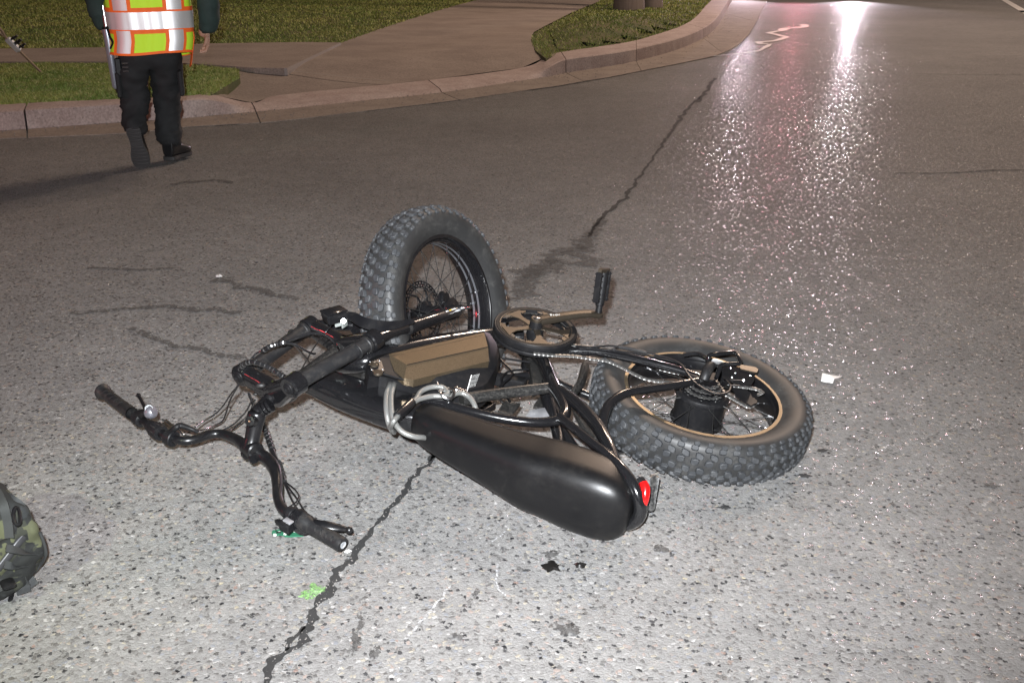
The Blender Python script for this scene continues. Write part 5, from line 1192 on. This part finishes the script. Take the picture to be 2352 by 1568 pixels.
vest = vband('vest', -math.pi, math.pi, .678, 1.27, 0, lime, person, .003)
vband('orange_hem', -math.pi, math.pi, .671, .686, .002, oran, vest)
def ub(x):
    lo_u, hi_u = 0., 1.5
    for _ in range(30):
        mu = (lo_u+hi_u)/2; su, cu = math.sin(mu), math.cos(mu)
        if (abs(su/.235)**2.5+abs(cu/.152)**2.5)**(-1/2.5)*su < abs(x): lo_u = mu
        else: hi_u = mu
    return math.copysign(lo_u, x)
for c_ in (-.148, .142):
    for z0, z1 in ((.684, .806), (.918, 1.26)):
        vband('orange_trim', ub(c_-.058), ub(c_+.058), z0, z1, .003, oran, vest); vband('reflective_strip', ub(c_-.040), ub(c_+.040), z0, z1, .0055, retro, vest)
vband('orange_trim', -math.pi, math.pi, .788, .932, .0045, oran, vest); vband('reflective_belt', -math.pi, math.pi, .812, .908, .0075, retro, vest)
vband('orange_side_tab', ub(.232), ub(.235)+.35, .60, .78, .006, oran, vest)
for s2 in (-1, 1): vband('side_trim', s2*1.42, s2*1.56, .684, .80, .004, oran, vest)
# hands
def hand(wr, d, side, palm_n, curl=.5):
    d = d.normalized(); pn = (palm_n-d*palm_n.dot(d)).normalized(); sd = d.cross(pn)
    m_ = MB(); q = [(0, .021, .015), (.02, .030, .016), (.05, .036, .016), (.075, .037, .013), (.082, .030, .010)]
    m_.ring_loft([[wr+d*t_+sd*(w_*math.cos(g))+pn*(h_*math.sin(g)) for g in [2*math.pi*k/12 for k in range(12)]] for t_, w_, h_ in q]); o = obj('hand', m_, skinm, person)
    for k, ln in enumerate((.062, .070, .066, .052)):
        b0 = wr+d*.076+sd*(-.027+.018*k); mb = MB(); c1 = b0+d*ln*.42+pn*ln*.18*curl; c2 = c1+d*ln*.22*(1-curl*.4)+pn*ln*.34*curl; c3 = c2+d*ln*.05+pn*ln*.28*curl
        mb.tube([b0-d*.01, b0, c1, c2, c3], [.0085, .0090, .0082, .0075, .006], 8, 4); obj('finger', mb, skinm, o)
    t0 = wr+d*.025-sd*.028*1; mb = MB(); mb.tube([t0+sd*.012, t0, t0+d*.025-sd*.010+pn*.008, t0+d*.048-sd*.008+pn*.020], [.011, .011, .0095, .007], 8, 4); obj('thumb', mb, skinm, o)
hand(W(.312, .058, .775), Vector((-.12, .22, -1)), 1, -PX, .8)
hand(W(-.268, .06, .825), Vector((.0, .15, -1)), -1, PX, 1.0)
# what hangs at the left hip
rod = MB(); ra_ = D(229, -30, FS.y-.06); rb_ = D(267, 204, FS.y-.06); rm_ = ra_.lerp(rb_, .42)
rods = empty('metal_pole', rb_); tag(rods, 'silver metal pole carried upright in the left hand of the person in the vest', 'pole')
mb = MB(); mb.tube([ra_, rm_], .016, 14, 1); obj('upper_tube', mb, M['steel'], rods)
mb = MB(); mb.tube([rm_-(rb_-rm_)*.02, rm_.lerp(rb_, .96), rb_], [.026, .021, .012], 16, 1); obj('lower_tube', mb, simple('brushed_aluminium', (.55, .58, .66), .32, .8), rods)
mb = MB(); dd = (rb_-ra_).normalized(); mb.cyl(rm_-dd*.02, rm_+dd*.02, .024, 14, bev=.004); obj('collar', mb, M['plastic'], rods)
mb = MB(); mb.tube([D(262, 110, FS.y-.10), D(271, 176, FS.y-.10)], .006, 8, 1); obj('thin_rod', mb, simple('coppery_rod', (.45, .32, .26), .4, .5), rods)
mb = MB(); mb.tube([D(246, 62, FS.y-.12), D(252, 84, FS.y-.14), D(259, 98, FS.y-.12), D(254, 112, FS.y-.10)], .007, 8, 4); obj('strap', mb, M['plastic'], person)

# ================================================================== the rucksack at the left edge
camo = NT('dark_camouflage_cloth'); w_ = camo.noise(13, 3, .55); w2 = camo.noise(11, 2, .5, co=None)
mpc = camo.n.new('ShaderNodeMapping'); mpc.inputs['Location'].default_value = (3.1, 1.7, .4); camo.link(camo.co, mpc.inputs['Vector'])
w3 = camo.noise(17, 3, .6, co=mpc.outputs[0])
cc = camo.mix(camo.ramp(w_, [(.50, 0), (.505, 1)]), (.010, .011, .010), (.026, .028, .019)); cc = camo.mix(camo.ramp(w3, [(.58, 0), (.585, 1)]), cc, (.070, .074, .038)); cc = camo.mix(camo.ramp(w3, [(.38, 1), (.385, 0)]), cc, (.020, .022, .022))
camo.set(Base_Color=cc, Roughness=.85); camo.bump(camo.noise(700, 2), .3, .001)
web = simple('black_webbing', (.028, .030, .030), .75, bump=.4, bsc=600)
bc = G(-70, 1290, 0); bag = empty('rucksack', bc); tag(bag, 'dark camouflage rucksack lying on the asphalt at the left edge', 'rucksack')
def lump(c, ax, ay, az, sx, sy, sz, e=3.2, seed=0, amp=.012, n=36, m=20):
    rings = []
    for i in range(1, m):
        ph = -math.pi/2+math.pi*i/m; cp, sp = math.cos(ph), math.sin(ph); rz = math.copysign(abs(sp)**(2/e), sp); rp = abs(cp)**(2/e); r_ = []
        for k in range(n):
            a = 2*math.pi*k/n; ca, sa = math.cos(a), math.sin(a); x = math.copysign(abs(ca)**(2/e), ca)*rp*sx/2; y = math.copysign(abs(sa)**(2/e), sa)*rp*sy/2; z_ = rz*sz/2
            q_ = Vector((x, y, z_)); nn_ = q_.normalized(); q_ = q_+nn_*amp*(noise.noise(q_*9+Vector((seed, 0, 0)))+.5*noise.noise(q_*22)); r_.append(c+ax*q_.x+ay*q_.y+az*q_.z)
        rings.append([Vector((p.x, p.y, max(p.z, .003))) for p in r_])
    mb = MB(); mb.ring_loft(rings); return mb
BA = Vector((.80, .60, 0)).normalized(); BBv = Vector((-.60, .80, 0)); 
# long axis runs away up to the right; the flap with the zip faces the camera
e1 = G(72, 1215, .06); e2 = G(60, 1318, .02)
bcen = G(-74, 1248, .100)
def hull(name, pts, m, amp, fr_, cuts=4, seed=0, smooth_=2):
    bm = bmesh.new(); 
    for p in pts: bm.verts.new(p)
    r_ = bmesh.ops.convex_hull(bm, input=bm.verts); bmesh.ops.delete(bm, geom=[v for v in bm.verts if not v.link_faces], context='VERTS')
    for _ in range(cuts):
        bmesh.ops.subdivide_edges(bm, edges=[e for e in bm.edges if e.calc_length() > .012], cuts=1); bmesh.ops.triangulate(bm, faces=[f for f in bm.faces if len(f.verts) > 3])
        bmesh.ops.smooth_vert(bm, verts=bm.verts, factor=.16, use_axis_x=True, use_axis_y=True, use_axis_z=True)
    for _ in range(smooth_): bmesh.ops.smooth_vert(bm, verts=bm.verts, factor=.5, use_axis_x=True, use_axis_y=True, use_axis_z=True)
    bm.normal_update()
    for v in bm.verts:
        c = v.co; k = noise.noise(Vector((c.x*fr_, c.y*fr_, c.z*fr_*1.6+seed)))+.6*noise.noise(Vector((c.x*fr_*2.6+seed, c.y*fr_*2.2, c.z*fr_*3)))
        rid = (1-abs(noise.noise(Vector((c.x*fr_*1.3, c.y*fr_*.5, c.z*fr_*2+seed*2)))))**6
        v.co += v.normal*amp*(k+.7*rid)
        v.co.z = max(v.co.z, .003)
    bm.verts.index_update(); o = obj(name, ([v.co[:] for v in bm.verts], [[v.index for v in f.verts] for f in bm.faces]), m, bag, ang=180); bm.free(); return o
sil = [(-60, 1120, .21), (-10, 1118, .215), (24, 1140, .21), (52, 1155, .20), (66, 1176, .175), (84, 1196, .15), (90, 1222, .13), (106, 1262, .085), (108, 1276, .06), (92, 1300, .03), (66, 1330, .01), (0, 1392, .005), (-120, 1420, .005)]
hp_ = [G(*p) for p in sil]; hp_ += [p+Vector((-.10, .10, 0)) for p in hp_]+[p+Vector((-.20, -.02, 0)) for p in hp_[:9]]
hull('main_bag', hp_, camo.m, .0075, 15, seed=1, smooth_=1)
pk = [(-20, 1262, .125), (30, 1232, .135), (74, 1212, .13), (88, 1232, .115), (104, 1268, .075), (92, 1294, .035), (60, 1325, .012), (0, 1378, .010), (-40, 1380, .02)]
pk_ = [G(*p) for p in pk]; cp_ = sum(pk_, Vector())/len(pk_); pk_ = [p+(C0-p).normalized()*.010 for p in pk_]+[p+(p-cp_)*-.15+Vector((-.03, .05, 0)) for p in pk_]
hull('front_pocket', pk_, camo.m, .0055, 20, seed=5, smooth_=1)
mb = MB(); zp = [G(-6, 1308, .085), G(18, 1278, .105), G(42, 1246, .125), G(62, 1224, .130), G(76, 1206, .12), G(70, 1194, .11)]; mb.tube(zp, .0050, 8, 4, flat=1.6); zo = obj('zip', mb, simple('zip_tape', (.03, .03, .032), .8), bag)
mb = MB(); mb.tube([p+Vector((0, -.004, .005)) for p in zp[:-1]], .0014, 6, 4); obj('zip_teeth', mb, simple('grey_zip_teeth', (.16, .16, .17), .5, .1), zo)
def webstrip(pts, wd, th=.003, nrm=(0, -.6, .8), nm='strap'):
    q = catmull([list(p) for p in pts], 5); rings = []
    for i, a in enumerate(q):
        p = Vector(a); t_ = Vector(q[min(i+1, len(q)-1)])-Vector(q[max(i-1, 0)]); t_.normalize(); n_ = (Vector(nrm)-t_*Vector(nrm).dot(t_)).normalized(); sd = t_.cross(n_)
        rings.append([p+sd*wd/2*a1+n_*th/2*b1 for a1, b1 in ((1, 1), (-1, 1), (-1, -1), (1, -1))])
    mb = MB(); mb.ring_loft(rings); return obj(nm, mb, web, bag)
webstrip([G(2, 1140, .20), G(22, 1152, .20), G(42, 1168, .185), G(53, 1190, .155)], .030)
webstrip([G(5, 1165, .19), G(20, 1180, .185), G(26, 1205, .165), G(30, 1225, .14)], .022)
webstrip([G(-10, 1345, .05), G(10, 1335, .055), G(30, 1325, .05), G(44, 1322, .04), G(60, 1335, .022), G(72, 1350, .010)], .034)
webstrip([G(42, 1325, .045), G(52, 1345, .02), G(56, 1362, .008)], .028)
webstrip([G(-8, 1128, .225), G(8, 1160, .215), G(18, 1200, .18), G(22, 1235, .15)], .018)
webstrip([G(14, 1258, .135), G(34, 1262, .125), G(60, 1268, .105), G(84, 1272, .08)], .016)
webstrip([G(10, 1296, .10), G(34, 1300, .088), G(62, 1300, .06), G(80, 1292, .05)], .016)
mb = MB(); mb.tube([G(92, 1222, .132), G(102, 1250, .10), G(105, 1275, .07), G(90, 1300, .035), G(64, 1328, .015)], .0035, 6, 4); obj('piping', mb, web, bag)
mb = MB(); mb.tube([G(34, 1166, .20), G(30, 1185, .19), G(36, 1203, .18), G(46, 1200, .18), G(43, 1170, .19)], .0035, 8, 4, closed=True); obj('buckle', mb, M['plastic'], bag)
mb = MB(); mb.box(G(18, 1340, .058), BA, BBv, PZ, .026, .034, .010, .003); obj('buckle', mb, M['plastic'], bag)
mb = MB(); mb.tube([G(30, 1340, .03), G(24, 1365, .012), G(20, 1378, .008), G(26, 1376, .008), G(30, 1362, .012)], .0022, 6, 4); obj('pull_cord', mb, M['plastic'], bag)

mb = MB(); mb.box(W(-.175, -.06, .60), PX, PY, PZ, .035, .05, .10, .006); gear = obj('belt_pouch', mb, M['plastic'], person)
for k in range(3):
    mb = MB(); mb.cyl(W(-.155+.006*k, -.105, .622-.022*k), W(-.120+.004*k, -.112, .624-.022*k), .006, 8); obj('key_clip', mb, M['steel'], gear)

# dark gap between asphalt and gutter, and loose grit in the gutter, the crack and by the bike
crack([(290, 307), (430, 293), (600, 282), (860, 254), (1055, 231), (1160, 214), (1262, 202), (1398, 179), (1473, 164), (1585, 142), (1676, 121), (1709, 94), (1738, 51)], .012, seed=21)
gv = []; gf = []
def grit(p, r):
    b = len(gv); a0_ = rng.random()*6.28
    for k in range(4):
        a = a0_+k*1.57; gv.append((p[0]+r*math.cos(a)*(.7+.5*rng.random()), p[1]+r*math.sin(a)*(.7+.5*rng.random()), p[2]-.001))
    gv.append((p[0]+r*.2, p[1], p[2]+r*(.5+.5*rng.random())))
    for k in range(4): gf.append((b+k, b+(k+1) % 4, b+4))
for _ in range(420):
    i = rng.integers(2, 20); q = SQ[i]*(1-(t0 := rng.random()))+SQ[i+1]*t0; k = rng.random()**2; p = q[3:6]*(1-k*.9)+q[6:9]*k*.9; grit((p[0], p[1], .013), .003+.006*rng.random())
for _ in range(260):
    x = rng.uniform(300, 2200); y = rng.uniform(600, 1560); p = G(x, y, .001); grit(p, .0012+.0022*rng.random()**2)
cl_ = [G(*p) for p in ((610, 1580), (690, 1470), (765, 1335), (870, 1200), (985, 1062))]
for _ in range(160):
    i = rng.integers(0, 4); p = cl_[i].lerp(cl_[i+1], rng.random())+Vector((rng.normal()*.012, rng.normal()*.006, .004)); grit(p, .0012+.0025*rng.random())
go = obj('grit', (gv, gf), simple('road_grit', (.20, .185, .17), .8, vary=.6), None, smooth=False); go['kind'] = 'stuff'; go['label'] = 'loose grit scattered in the gutter, along the crack and on the asphalt'; go['category'] = 'grit'
